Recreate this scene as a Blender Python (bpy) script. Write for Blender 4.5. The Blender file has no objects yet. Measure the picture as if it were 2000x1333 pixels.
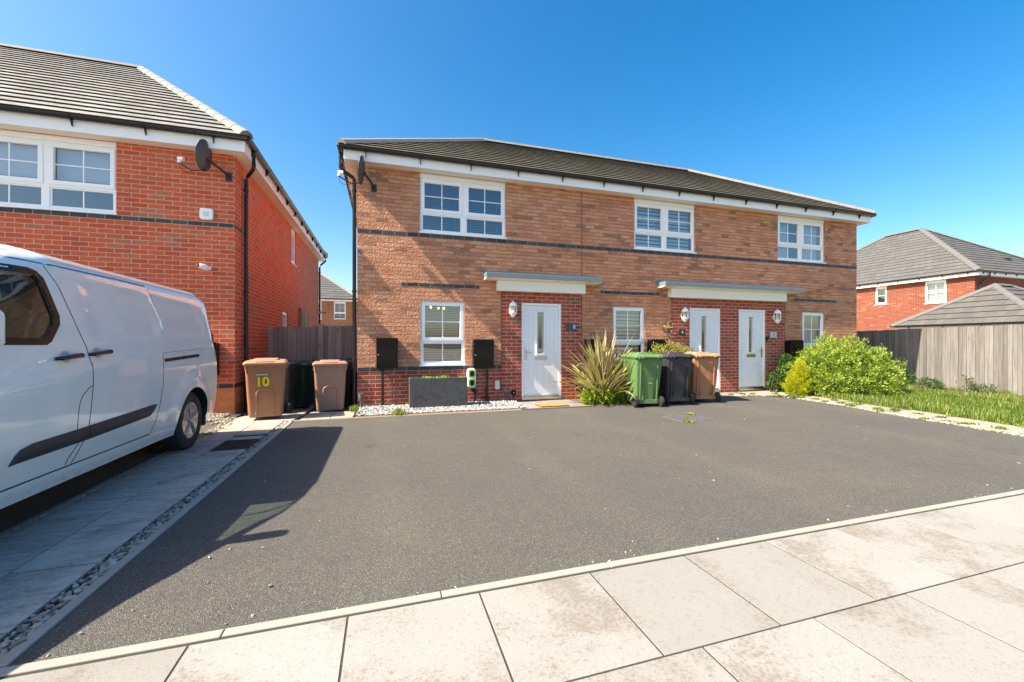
import bpy, bmesh, math, random
import numpy as np
from mathutils import Vector, Matrix, noise as mnoise
R = math.radians
sc = bpy.context.scene
COL = sc.collection
# ------------------------------------------------------------------ camera
THETA, CAMH = 17.1, 1.22
cd = bpy.data.cameras.new('camera'); cam = bpy.data.objects.new('camera', cd); COL.objects.link(cam)
cd.sensor_width = 36.0; cd.lens = 36.0*810/2000; cd.shift_y = 4.2/2000; cd.clip_start = .05; cd.clip_end = 2000
cam.location = (0, 0, CAMH); cam.rotation_euler = (R(90), 0, R(-THETA)); sc.camera = cam
# ------------------------------------------------------------------ sky, sun, exposure
SUN = Vector((-.95, -.105, 1.0)).normalized()
w = bpy.data.worlds.new('World'); sc.world = w; w.use_nodes = True
_nt = w.node_tree; _sky = _nt.nodes.new('ShaderNodeTexSky'); _sky.sky_type = 'NISHITA'; _sky.sun_disc = False
_sky.sun_elevation = math.asin(SUN.z); _sky.sun_rotation = math.atan2(SUN.x, SUN.y)
_sky.air_density = 1.0; _sky.dust_density = 2.0; _sky.ozone_density = 2.5
_hs = _nt.nodes.new('ShaderNodeHueSaturation'); _hs.inputs['Saturation'].default_value = 1.5; _hs.inputs['Hue'].default_value = .502
_nt.links.new(_sky.outputs[0], _hs.inputs['Color']); _nt.links.new(_hs.outputs[0], _nt.nodes['Background'].inputs[0]); _nt.nodes['Background'].inputs[1].default_value = .125
sl = bpy.data.lights.new('sun', 'SUN'); so = bpy.data.objects.new('sun', sl); COL.objects.link(so)
sl.energy = 4.7; sl.angle = R(.5); sl.color = (1, .985, .965); so.rotation_euler = SUN.to_track_quat('Z', 'Y').to_euler()
sc.view_settings.view_transform = 'Standard'; sc.view_settings.look = 'None'
sc.view_settings.exposure = 1.38; sc.view_settings.gamma = 1
sc.view_settings.use_white_balance = True; sc.view_settings.white_balance_temperature = 8300; sc.view_settings.white_balance_tint = 8
sc.cycles.max_bounces = 8; sc.cycles.transparent_max_bounces = 12
sc.cycles.sample_clamp_indirect = 6

# ------------------------------------------------------------------ node helpers
class NT:
    def __init__(s, name):
        s.m = bpy.data.materials.new(name); s.m.use_nodes = True; s.t = s.m.node_tree
        s.b = s.t.nodes['Principled BSDF']; s.o = s.t.nodes['Material Output']
    def n(s, typ, **k):
        nd = s.t.nodes.new(typ)
        for a, v in k.items(): setattr(nd, a, v)
        return nd
    def put(s, sock, v):
        if isinstance(v, bpy.types.NodeSocket): s.t.links.new(v, sock)
        elif v is not None:
            if isinstance(v, (tuple, list)) and len(v) == 3 and sock.type == 'RGBA': v = (*v, 1)
            sock.default_value = v
    def math(s, op, a, b=None, c=None, clamp=False):
        nd = s.n('ShaderNodeMath', operation=op); nd.use_clamp = clamp
        for i, v in enumerate((a, b, c)): s.put(nd.inputs[i], v)
        return nd.outputs[0]
    def noise(s, vec, scale, detail=4, rough=.55, col=False, dist=0):
        nd = s.n('ShaderNodeTexNoise'); s.put(nd.inputs['Vector'], vec); nd.inputs['Scale'].default_value = scale
        nd.inputs['Detail'].default_value = detail; nd.inputs['Roughness'].default_value = rough; nd.inputs['Distortion'].default_value = dist
        return nd.outputs['Color' if col else 'Fac']
    def voro(s, vec, scale, out='Distance', feat='F1', rnd=1):
        nd = s.n('ShaderNodeTexVoronoi', feature=feat); s.put(nd.inputs['Vector'], vec); nd.inputs['Scale'].default_value = scale
        nd.inputs['Randomness'].default_value = rnd
        return nd.outputs[out]
    def ramp(s, fac, stops, interp='LINEAR'):
        nd = s.n('ShaderNodeValToRGB'); s.put(nd.inputs[0], fac); cr = nd.color_ramp; cr.interpolation = interp
        while len(cr.elements) < len(stops): cr.elements.new(.5)
        for e, (p, c) in zip(cr.elements, stops):
            e.position = p; e.color = (c, c, c, 1) if isinstance(c, (int, float)) else (*c, 1)
        return nd.outputs[0]
    def mix(s, fac, a, b, mode='MIX'):
        nd = s.n('ShaderNodeMix', data_type='RGBA', blend_type=mode)
        s.put(nd.inputs[0], fac); s.put(nd.inputs[6], a); s.put(nd.inputs[7], b); return nd.outputs[2]
    def map(s, vec, scale=(1, 1, 1), rot=(0, 0, 0), loc=(0, 0, 0)):
        nd = s.n('ShaderNodeMapping'); s.put(nd.inputs[0], vec); nd.inputs['Scale'].default_value = scale
        nd.inputs['Rotation'].default_value = rot; nd.inputs['Location'].default_value = loc; return nd.outputs[0]
    def pos(s): return s.n('ShaderNodeNewGeometry').outputs['Position']
    def obj(s): return s.n('ShaderNodeTexCoord').outputs['Object']
    def sep(s, v): nd = s.n('ShaderNodeSeparateXYZ'); s.put(nd.inputs[0], v); return nd.outputs
    def comb(s, x, y, z=0):
        nd = s.n('ShaderNodeCombineXYZ')
        for i, v in enumerate((x, y, z)): s.put(nd.inputs[i], v)
        return nd.outputs[0]
    def bump(s, h, strength=.5, dist=.01, normal=None):
        nd = s.n('ShaderNodeBump'); nd.inputs['Strength'].default_value = strength; nd.inputs['Distance'].default_value = dist
        s.put(nd.inputs['Height'], h)
        if normal is not None: s.put(nd.inputs['Normal'], normal)
        return nd.outputs[0]
    def attr(s, name, out='Fac'): nd = s.n('ShaderNodeAttribute', attribute_name=name); return nd.outputs[out]
    def fin(s, col=None, rough=None, normal=None, spec=None, metal=None, **k):
        s.put(s.b.inputs['Base Color'], col); s.put(s.b.inputs['Roughness'], rough)
        if normal is not None: s.put(s.b.inputs['Normal'], normal)
        s.put(s.b.inputs['Specular IOR Level'], spec); s.put(s.b.inputs['Metallic'], metal)
        for a, v in k.items(): s.put(s.b.inputs[a.replace('_', ' ')], v)
        return s.m

def plain(name, col, rough=.5, var=.12, scale=8, bump=0, metal=0, spec=.5, coat=0, fine=90):
    """painted / moulded surface with slight mottling, dirt and roughness variation"""
    t = NT(name); p = t.obj(); n1 = t.noise(p, scale, 5, .6); n2 = t.noise(p, scale*6, 4, .6)
    f = t.math('ADD', t.math('MULTIPLY', t.math('SUBTRACT', n1, .5), var*2), t.math('MULTIPLY', t.math('SUBTRACT', n2, .5), var))
    c = t.mix(t.math('ADD', f, .5, clamp=True), tuple(x*(1-var) for x in col), tuple(min(1, x*(1+var)) for x in col))
    r = t.math('ADD', rough, t.math('MULTIPLY', t.math('SUBTRACT', n1, .5), .25), clamp=True)
    nm = t.bump(t.noise(p, fine, 3), bump, .003) if bump else None
    return t.fin(c, r, nm, spec, metal, **({'Coat_Weight': coat, 'Coat_Roughness': .06} if coat else {}))

def brick_mat(name, cols, mortar, z0, ch=.0766, u0=0., bump=.5, rough_face=.35, mvar=.25, dark=None, dark_amt=.0, smooth_jit=.0012, bdist=.006):
    t = NT(name); g = t.n('ShaderNodeNewGeometry'); px, py, pz = t.sep(g.outputs['Position']); nx, ny, nz = t.sep(g.outputs['True Normal'])
    isx = t.math('GREATER_THAN', t.math('ABSOLUTE', ny), .5)
    u = t.math('ADD', t.math('MULTIPLY', px, isx), t.math('MULTIPLY', py, t.math('SUBTRACT', 1, isx)))
    u = t.math('SUBTRACT', u, u0)
    wob = t.noise(g.outputs['Position'], 9, 3, .6)
    v = t.math('DIVIDE', t.math('SUBTRACT', pz, z0), ch); row = t.math('FLOOR', v); fv = t.math('FRACT', v)
    uu = t.math('ADD', t.math('DIVIDE', u, .225), t.math('MULTIPLY', .5, t.math('MODULO', t.math('ABSOLUTE', row), 2)))
    col = t.math('FLOOR', uu); fu = t.math('FRACT', uu)
    rnd = t.n('ShaderNodeTexWhiteNoise', noise_dimensions='3D'); t.put(rnd.inputs['Vector'], t.comb(col, row, 3.7))
    rv = rnd.outputs['Value']; rc = t.sep(rnd.outputs['Color'])
    dv = t.math('MULTIPLY', t.math('MINIMUM', fv, t.math('SUBTRACT', 1, fv)), ch)
    du = t.math('MULTIPLY', t.math('MINIMUM', fu, t.math('SUBTRACT', 1, fu)), .225)
    d = t.math('ADD', t.math('MINIMUM', dv, du), t.math('MULTIPLY', t.math('SUBTRACT', t.noise(g.outputs['Position'], 60, 3), .5), smooth_jit*4))
    mask = t.math('DIVIDE', t.math('SUBTRACT', d, .0035), .0025, clamp=True)
    base = t.ramp(rv, cols)
    big = t.noise(g.outputs['Position'], .9, 3, .6)
    if dark is not None:
        # darker headers come in loose clusters over the wall
        cl = t.noise(t.comb(col, t.math('MULTIPLY', row, 1.3), 0), .16, 2, .5)
        sel = t.math('GREATER_THAN', t.math('ADD', rc[1], t.math('MULTIPLY', t.math('SUBTRACT', cl, .5), 1.4)), 1-dark_amt)
        base = t.mix(t.math('MULTIPLY', sel, .62), base, dark)
    wn = t.noise(t.map(g.outputs['Position'], (1, 1, 2.5)), 14, 5, .65)
    base = t.mix(t.math('MULTIPLY', wn, .55), base, t.mix(1, base, (.55, .5, .5), 'MULTIPLY'))
    fn = t.noise(g.outputs['Position'], 130, 3, .7)
    base = t.mix(t.math('MULTIPLY', fn, .35), base, t.mix(1, base, (1.5, 1.4, 1.35), 'MULTIPLY'))
    mcol = t.mix(t.math('MULTIPLY', t.noise(g.outputs['Position'], 5, 4), 1, clamp=True), tuple(x*(1-mvar) for x in mortar), tuple(x*(1+mvar) for x in mortar))
    c = t.mix(mask, mcol, base)
    # weathering: faint vertical streaks and soiling near the ground
    st = t.noise(t.map(g.outputs['Position'], (1, 1, .12)), 3.2, 4, .6)
    c = t.mix(t.math('MULTIPLY', t.math('SUBTRACT', st, .45, clamp=True), 1.1, clamp=True), c, t.mix(1, c, (.72, .7, .68), 'MULTIPLY'))
    c = t.mix(t.math('MULTIPLY', t.math('SUBTRACT', big, .4, clamp=True), 1.0, clamp=True), c, t.mix(1, c, (1.18, 1.14, 1.1), 'MULTIPLY'))
    h = t.math('ADD', t.math('MULTIPLY', mask, .8), t.math('MULTIPLY', t.math('ADD', t.noise(t.map(g.outputs['Position'], (1, 1, 1.15)), 26, 3, .55), t.math('MULTIPLY', rc[2], .35)), rough_face*2.2))
    return t.fin(c, .88, t.bump(h, bump, bdist), .25)

M = {}
M['brick_buff'] = brick_mat('buff_brick', [(0, (.66, .25, .135)), (.35, (.78, .32, .175)), (.7, (.84, .40, .24)), (1, (.70, .29, .17))], (.46, .38, .29), 3.2937, .0766, -.486, 1., .6, dark=(.26, .14, .10), dark_amt=.07, bdist=.045)
M['brick_red'] = brick_mat('red_brick', [(0, (.34, .055, .034)), (.5, (.46, .09, .054)), (.85, (.42, .11, .07)), (1, (.28, .11, .08))], (.52, .42, .33), .6867, .0766, 2.311, .55, .3, dark=(.17, .09, .07), dark_amt=.08)
M['brick_left'] = brick_mat('orange_red_brick', [(0, (.56, .088, .038)), (.4, (.68, .13, .055)), (.8, (.60, .13, .065)), (1, (.48, .09, .05))], (.52, .42, .33), 3.2233, .0768, -2.5, .5, .25, dark=(.42, .20, .12), dark_amt=.09)
M['brick_plinth'] = brick_mat('orange_plinth_brick', [(0, (.52, .18, .07)), (.5, (.62, .23, .1)), (1, (.5, .15, .07))], (.46, .24, .14), .4387, .0768, -2.5, .5, .35)
M['brick_far'] = brick_mat('bright_orange_brick', [(0, (.19, .038, .018)), (.5, (.23, .056, .03)), (1, (.17, .04, .025))], (.27, .215, .17), 3.3, .075, 0, .3, .2, dark=(.34, .13, .08), dark_amt=.07)
M['brick_mid'] = brick_mat('brown_brick', [(0, (.33, .12, .06)), (1, (.42, .17, .09))], (.3, .22, .16), 3.3, .075, 0, .3, .2)

def eng_mat():
    t = NT('blue_brick'); g = t.n('ShaderNodeNewGeometry'); px, py, pz = t.sep(g.outputs['Position']); nx, ny, nz = t.sep(g.outputs['True Normal'])
    isx = t.math('GREATER_THAN', t.math('ABSOLUTE', ny), .5)
    u = t.math('ADD', t.math('MULTIPLY', px, isx), t.math('MULTIPLY', py, t.math('SUBTRACT', 1, isx)))
    uu = t.math('DIVIDE', t.math('ADD', u, .486), .225); fu = t.math('FRACT', uu)
    du = t.math('MULTIPLY', t.math('MINIMUM', fu, t.math('SUBTRACT', 1, fu)), .225)
    mask = t.math('DIVIDE', t.math('SUBTRACT', du, .0035), .002, clamp=True)
    rnd = t.n('ShaderNodeTexWhiteNoise', noise_dimensions='1D'); t.put(rnd.inputs['W'], t.math('FLOOR', uu))
    c = t.ramp(rnd.outputs['Value'], [(0, (.030, .038, .045)), (.6, (.05, .062, .072)), (1, (.075, .088, .10))])
    c = t.mix(t.math('MULTIPLY', t.noise(g.outputs['Position'], 30, 4), .5), c, (.02, .022, .026))
    return t.fin(t.mix(mask, (.34, .28, .22), c), .55, t.bump(t.math('ADD', mask, t.noise(g.outputs['Position'], 45)), .3, .004), .4)
M['blue_brick'] = eng_mat()
M['upvc'] = plain('white_upvc', (.88, .885, .89), .32, .03, 3)
M['trim'] = plain('cream_white_board', (.86, .83, .76), .45, .04, 2)
M['soffit'] = plain('soffit_board', (.78, .72, .62), .5, .05, 2)
M['gutter'] = plain('black_gutter_plastic', (.012, .013, .015), .28, .3, 6)
M['blackbox'] = plain('black_plastic_box', (.006, .006, .007), .12, .2, 3, spec=.22)
M['lead'] = plain('grey_lead_edge', (.16, .20, .22), .5, .25, 9, .3)
M['door'] = plain('white_door', (.80, .82, .85), .3, .03, 2)
M['chrome'] = plain('chrome', (.55, .55, .56), .22, .1, 20, 0, 1)
M['brass'] = plain('tarnished_brass', (.45, .35, .12), .4, .3, 40, 0, .8)
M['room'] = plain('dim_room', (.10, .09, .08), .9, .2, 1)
M['slat'] = plain('white_blind', (.62, .62, .60), .5, .05, 3)
M['pvcdark'] = plain('dark_seal', (.02, .02, .022), .6, .2, 10)

def glass_mat(name, tint=(.85, .9, .92), refl=1.6, rough=.0):
    t = NT(name); t.t.nodes.remove(t.b)
    tr = t.n('ShaderNodeBsdfTransparent'); tr.inputs[0].default_value = (*tint, 1)
    gl = t.n('ShaderNodeBsdfGlossy'); gl.inputs['Roughness'].default_value = rough; gl.inputs[0].default_value = (.95, .98, 1, 1)
    p = t.obj(); gl_n = t.bump(t.noise(p, .9, 2), .06, .05); t.put(gl.inputs['Normal'], gl_n)
    g_ = t.n('ShaderNodeNewGeometry'); dt = t.n('ShaderNodeVectorMath', operation='DOT_PRODUCT'); t.put(dt.inputs[0], g_.outputs['Incoming']); t.put(dt.inputs[1], g_.outputs['Normal'])
    k = t.math('POWER', t.math('SUBTRACT', 1, t.math('ABSOLUTE', dt.outputs['Value']), clamp=True), 5)      # Schlick, same from both sides
    f = t.math('MULTIPLY', t.math('ADD', .042, t.math('MULTIPLY', k, .958)), refl, clamp=True)
    mx = t.n('ShaderNodeMixShader'); t.put(mx.inputs[0], f); t.put(mx.inputs[1], tr.outputs[0]); t.put(mx.inputs[2], gl.outputs[0])
    t.put(t.o.inputs[0], mx.outputs[0]); return t.m
M['glass'] = glass_mat('window_glass', (.72, .78, .82), 4.6)
M['vanglass'] = glass_mat('tinted_van_glass', (.72, .80, .77), 1.8)
M['lampglass'] = glass_mat('clear_lamp_glass', (.8, .8, .76), 1.5, .1)

def roof_mat(name, a, b, moss=0., mosscol=(.07, .07, .035)):
    t = NT(name); uv = t.n('ShaderNodeUVMap').outputs[0]; u, v, _ = t.sep(uv); p = t.pos()
    row = t.math('FLOOR', v); uu = t.math('ADD', t.math('DIVIDE', u, .3), t.math('MULTIPLY', .5, t.math('MODULO', row, 2)))
    fu = t.math('FRACT', uu); rnd = t.n('ShaderNodeTexWhiteNoise', noise_dimensions='3D'); t.put(rnd.inputs['Vector'], t.comb(t.math('FLOOR', uu), row, 1))
    c = t.mix(rnd.outputs['Value'], a, b)
    c = t.mix(t.math('MULTIPLY', t.noise(p, 6, 5, .65), .6), c, t.mix(1, c, (.6, .6, .6), 'MULTIPLY'))
    c = t.mix(t.math('MULTIPLY', t.noise(p, 60, 3, .7), .5), c, t.mix(1, c, (1.5, 1.5, 1.45), 'MULTIPLY'))
    if moss:
        mm = t.math('MULTIPLY', t.math('SUBTRACT', t.math('ADD', t.noise(p, 3.1, 6, .72), t.math('MULTIPLY', t.noise(p, 22, 3), .35)), .72-moss*.35, clamp=True), 5, clamp=True)
        c = t.mix(t.math('MULTIPLY', mm, .85), c, t.mix(t.noise(p, 40, 2), mosscol, (.12, .105, .055)))
    gap = t.math('LESS_THAN', fu, .022); c = t.mix(gap, c, (.02, .02, .02))
    h = t.math('ADD', t.math('SUBTRACT', 1, gap), t.noise(p, 50, 4)); return t.fin(c, .85, t.bump(h, .35, .006), .3)
M['roof_left'] = roof_mat('grey_flat_roof_tile', (.19, .187, .187), (.265, .262, .262), .10)
M['roof_main'] = roof_mat('mossy_roof_tile', (.11, .105, .10), (.19, .18, .165), .6, (.05, .045, .03))
M['roof_far'] = roof_mat('grey_far_roof_tile', (.085, .085, .088), (.108, .108, .11), .0)
M['roof_gar'] = roof_mat('garage_roof_tile', (.085, .083, .082), (.11, .108, .105), .0)
M['ridge'] = plain('concrete_ridge_tile', (.20, .195, .185), .8, .25, 7, .4)
M['ridge_dark'] = plain('grey_ridge_tile', (.12, .12, .12), .8, .2, 7, .4)
M['tile_lip'] = plain('dark_tile_edge', (.022, .021, .019), .9, .3, 9, .4)

# ------------------------------------------------------------------ mesh builder
class MB:
    def __init__(s, org=(0, 0, 0)):
        s.v = []; s.f = []; s.mi = []; s.uv = {}; s.org = Vector(org)
    def face(s, pts, mi=0, uv=None):
        b = len(s.v); s.v += [tuple(p) for p in pts]; s.f.append(list(range(b, b+len(pts)))); s.mi.append(mi)
        if uv: s.uv[len(s.f)-1] = uv
    def add(s, vs, fs, mi=0):
        b = len(s.v); s.v += [tuple(p) for p in vs]
        for f in fs: s.f.append([b+i for i in f]); s.mi.append(mi)
    def box(s, x0, x1, y0, y1, z0, z1, mi=0, T=None):
        vs = [(x, y, z) for x in (x0, x1) for y in (y0, y1) for z in (z0, z1)]
        if T is not None: vs = [T(*p) for p in vs]
        s.add(vs, [(0, 1, 3, 2), (4, 6, 7, 5), (0, 4, 5, 1), (2, 3, 7, 6), (0, 2, 6, 4), (1, 5, 7, 3)], mi)
    def prism(s, poly, axis, a, b, mi=0, T=None):
        """poly list of 2-D points extruded along axis from a to b"""
        def P(q, h):
            p = {'x': (h, q[0], q[1]), 'y': (q[0], h, q[1]), 'z': (q[0], q[1], h)}[axis]
            return T(*p) if T else p
        n = len(poly); vs = [P(q, a) for q in poly]+[P(q, b) for q in poly]
        s.add(vs, [tuple(range(n)), tuple(range(n, 2*n))]+[(i, (i+1) % n, n+(i+1) % n, n+i) for i in range(n)], mi)
    def tube(s, pts, r, seg=10, mi=0, cap=True, scl=(1, 1)):
        pts = [Vector(p) for p in pts]; rings = []; n = len(pts)
        rr = r if isinstance(r, (list, tuple)) else [r]*n
        up = Vector((0, 0, 1))
        for i, p in enumerate(pts):
            d = (pts[min(i+1, n-1)]-pts[max(i-1, 0)]).normalized()
            a = d.cross(up)
            if a.length < .05: a = d.cross(Vector((1, 0, 0)))
            a.normalize(); b = a.cross(d).normalized()
            k = 1.0
            rings.append([p+(a*math.cos(2*math.pi*j/seg)*scl[0]+b*math.sin(2*math.pi*j/seg)*scl[1])*rr[i]*k for j in range(seg)])
        vs = [q for rg in rings for q in rg]; fs = []
        for i in range(n-1):
            for j in range(seg): fs.append((i*seg+j, i*seg+(j+1) % seg, (i+1)*seg+(j+1) % seg, (i+1)*seg+j))
        if cap: fs += [tuple(range(seg)), tuple(range((n-1)*seg, n*seg))]
        s.add(vs, fs, mi)
    def lathe(s, prof, c, axis='z', seg=24, mi=0, squash=1):
        """prof: (radius, height) pairs turned round axis through c"""
        vs = []; n = len(prof)
        for r, h in prof:
            for j in range(seg):
                a = 2*math.pi*j/seg; x, y = r*math.cos(a), r*math.sin(a)*squash
                vs.append({'z': (c[0]+x, c[1]+y, c[2]+h), 'y': (c[0]+x, c[1]+h, c[2]+y), 'x': (c[0]+h, c[1]+x, c[2]+y)}[axis])
        fs = []
        for i in range(n-1):
            for j in range(seg): fs.append((i*seg+j, i*seg+(j+1) % seg, (i+1)*seg+(j+1) % seg, (i+1)*seg+j))
        if prof[0][0] > 1e-4: fs.append(tuple(range(seg)))
        if prof[-1][0] > 1e-4: fs.append(tuple(range((n-1)*seg, n*seg)))
        s.add(vs, fs, mi)
    def build(s, name, mats, parent=None, bevel=0, smooth=False, weld=False, loc=None, angle=35):
        me = bpy.data.meshes.new(name); o = s.org
        me.from_pydata([(a-o.x, b-o.y, c-o.z) for a, b, c in s.v], [], s.f)
        if not isinstance(mats, (list, tuple)): mats = [mats]
        for m in mats: me.materials.append(M[m] if isinstance(m, str) else m)
        me.polygons.foreach_set('material_index', s.mi)
        if s.uv:
            ul = me.uv_layers.new(name='UVMap')
            for fi, uvs in s.uv.items():
                for li, q in zip(me.polygons[fi].loop_indices, uvs): ul.data[li].uv = q
        bm = bmesh.new(); bm.from_mesh(me)
        if weld: bmesh.ops.remove_doubles(bm, verts=bm.verts, dist=2e-4)
        bmesh.ops.recalc_face_normals(bm, faces=bm.faces); bm.to_mesh(me); bm.free()
        if smooth:
            me.polygons.foreach_set('use_smooth', [True]*len(me.polygons)); me.set_sharp_from_angle(angle=R(angle))
        ob = bpy.data.objects.new(name, me); COL.objects.link(ob)
        if parent is not None: ob.parent = parent
        elif loc is None: ob.location = s.org
        if loc is not None: ob.location = loc
        if bevel:
            b = ob.modifiers.new('bevel', 'BEVEL'); b.width = bevel; b.segments = 2; b.limit_method = 'ANGLE'; b.angle_limit = R(40)
        return ob

def tag(o, label=None, cat=None, group=None, kind=None):
    for k, v in (('label', label), ('category', cat), ('group', group), ('kind', kind)):
        if v: o[k] = v
    return o
def thing(name, label, cat, loc=(0, 0, 0), rz=0, group=None):
    o = bpy.data.objects.new(name, None); COL.objects.link(o); o.location = loc; o.rotation_euler = (0, 0, rz)
    o.empty_display_size = .1
    return tag(o, label, cat, group)
def struct(o): o['kind'] = 'structure'; return o
def copy_tree(o, parent=None):
    c = o.copy(); COL.objects.link(c)
    if parent is not None: c.parent = parent
    for ch in list(o.children): copy_tree(ch, c)
    return c
def raw_mesh(name, verts, faces, mat, parent=None, attrs=None, smooth=False, mats=None, mi=None):
    me = bpy.data.meshes.new(name); me.from_pydata(verts.tolist() if hasattr(verts, 'tolist') else verts, [], faces.tolist() if hasattr(faces, 'tolist') else faces)
    for m in (mats or [mat]): me.materials.append(M[m] if isinstance(m, str) else m)
    if mi is not None: me.polygons.foreach_set('material_index', list(mi))
    if attrs:
        for k, arr in attrs.items():
            a = me.attributes.new(k, 'FLOAT', 'FACE'); a.data.foreach_set('value', list(arr))
    if smooth: me.polygons.foreach_set('use_smooth', [True]*len(me.polygons))
    ob = bpy.data.objects.new(name, me); COL.objects.link(ob)
    if parent is not None: ob.parent = parent
    return ob
def front(Y, org=(0, 0, 0)):      # wall facing -Y : (along, outward, up)
    return lambda u, n, z: (u, Y-n, z)
def facing_px(X): return lambda u, n, z: (X+n, u, z)
def facing_nx(X): return lambda u, n, z: (X-n, u, z)

def text_obj(s, size, mat, T, depth=.002, parent=None, name='lettering', bold=0, sx=1.0):
    """flat lettering as mesh, T maps (u, n, z) to space"""
    cu = bpy.data.curves.new('txt', 'FONT'); cu.body = s; cu.size = size; cu.extrude = depth/2; cu.offset = bold; cu.align_x = 'CENTER'; cu.align_y = 'CENTER'
    tmp = bpy.data.objects.new('txt', cu); COL.objects.link(tmp); bpy.context.view_layer.update()
    me = bpy.data.meshes.new_from_object(tmp.evaluated_get(bpy.context.evaluated_depsgraph_get()))
    bpy.data.objects.remove(tmp)
    for v in me.vertices: v.co = T(v.co.x*sx, v.co.z+depth/2, v.co.y)
    me.materials.clear(); me.materials.append(M[mat])
    ob = bpy.data.objects.new(name, me); COL.objects.link(ob)
    if parent is not None: ob.parent = parent
    return ob

# ------------------------------------------------------------------ building helpers
def wall(root, org, T, u0, u1, z0, z1, holes, regions, default, depth=.09, bands=()):
    """wall pieces with real openings; regions: (material, u0, u1, z0, z1)"""
    us = sorted({u0, u1, *[h[0] for h in holes], *[h[1] for h in holes], *[r[1] for r in regions], *[r[2] for r in regions]})
    zs = sorted({z0, z1, *[h[2] for h in holes], *[h[3] for h in holes], *[r[3] for r in regions], *[r[4] for r in regions]})
    us = [u for u in us if u0 <= u <= u1]; zs = [z for z in zs if z0 <= z <= z1]
    mbs = {}
    for a, b in zip(us, us[1:]):
        for c, d in zip(zs, zs[1:]):
            mu, mz = (a+b)/2, (c+d)/2
            if any(h[0] < mu < h[1] and h[2] < mz < h[3] for h in holes): continue
            k = default
            for r in regions:
                if r[1] < mu < r[2] and r[3] < mz < r[4]: k = r[0]
            mbs.setdefault(k, MB(org)).face([T(a, 0, c), T(b, 0, c), T(b, 0, d), T(a, 0, d)])
    for h in holes:
        k = default
        for r in regions:
            if r[1] < (h[0]+h[1])/2 < r[2] and r[3] < h[2]+.02 < r[4]: k = r[0]
        a, b, c, d = h[:4]; mb = mbs.setdefault(k, MB(org))
        for q in ([(a, c), (a, d)], [(b, c), (b, d)], [(a, d), (b, d)], [(a, c), (b, c)]):
            mb.face([T(q[0][0], 0, q[0][1]), T(q[1][0], 0, q[1][1]), T(q[1][0], -depth-.1, q[1][1]), T(q[0][0], -depth-.1, q[0][1])])
    nm = {'brick_red': 'porch_brickwork', 'brick_plinth': 'plinth'}
    for k, mb in mbs.items(): mb.build(nm.get(k, 'wall') if k != default else 'wall', k, root)
    if bands:
        mb = MB(org)
        for (a, b, c, d) in bands: mb.box(a, b, -.004, .0035, c, d, T=T)
        mb.build('brick_band', 'blue_brick', root)

def frame_rect(mb, T, u0, u1, z0, z1, wd, n0, n1, mi=0):
    mb.box(u0, u1, n0, n1, z0, z0+wd, mi, T); mb.box(u0, u1, n0, n1, z1-wd, z1, mi, T)
    mb.box(u0, u0+wd, n0, n1, z0+wd, z1-wd, mi, T); mb.box(u1-wd, u1, n0, n1, z0+wd, z1-wd, mi, T)

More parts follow.
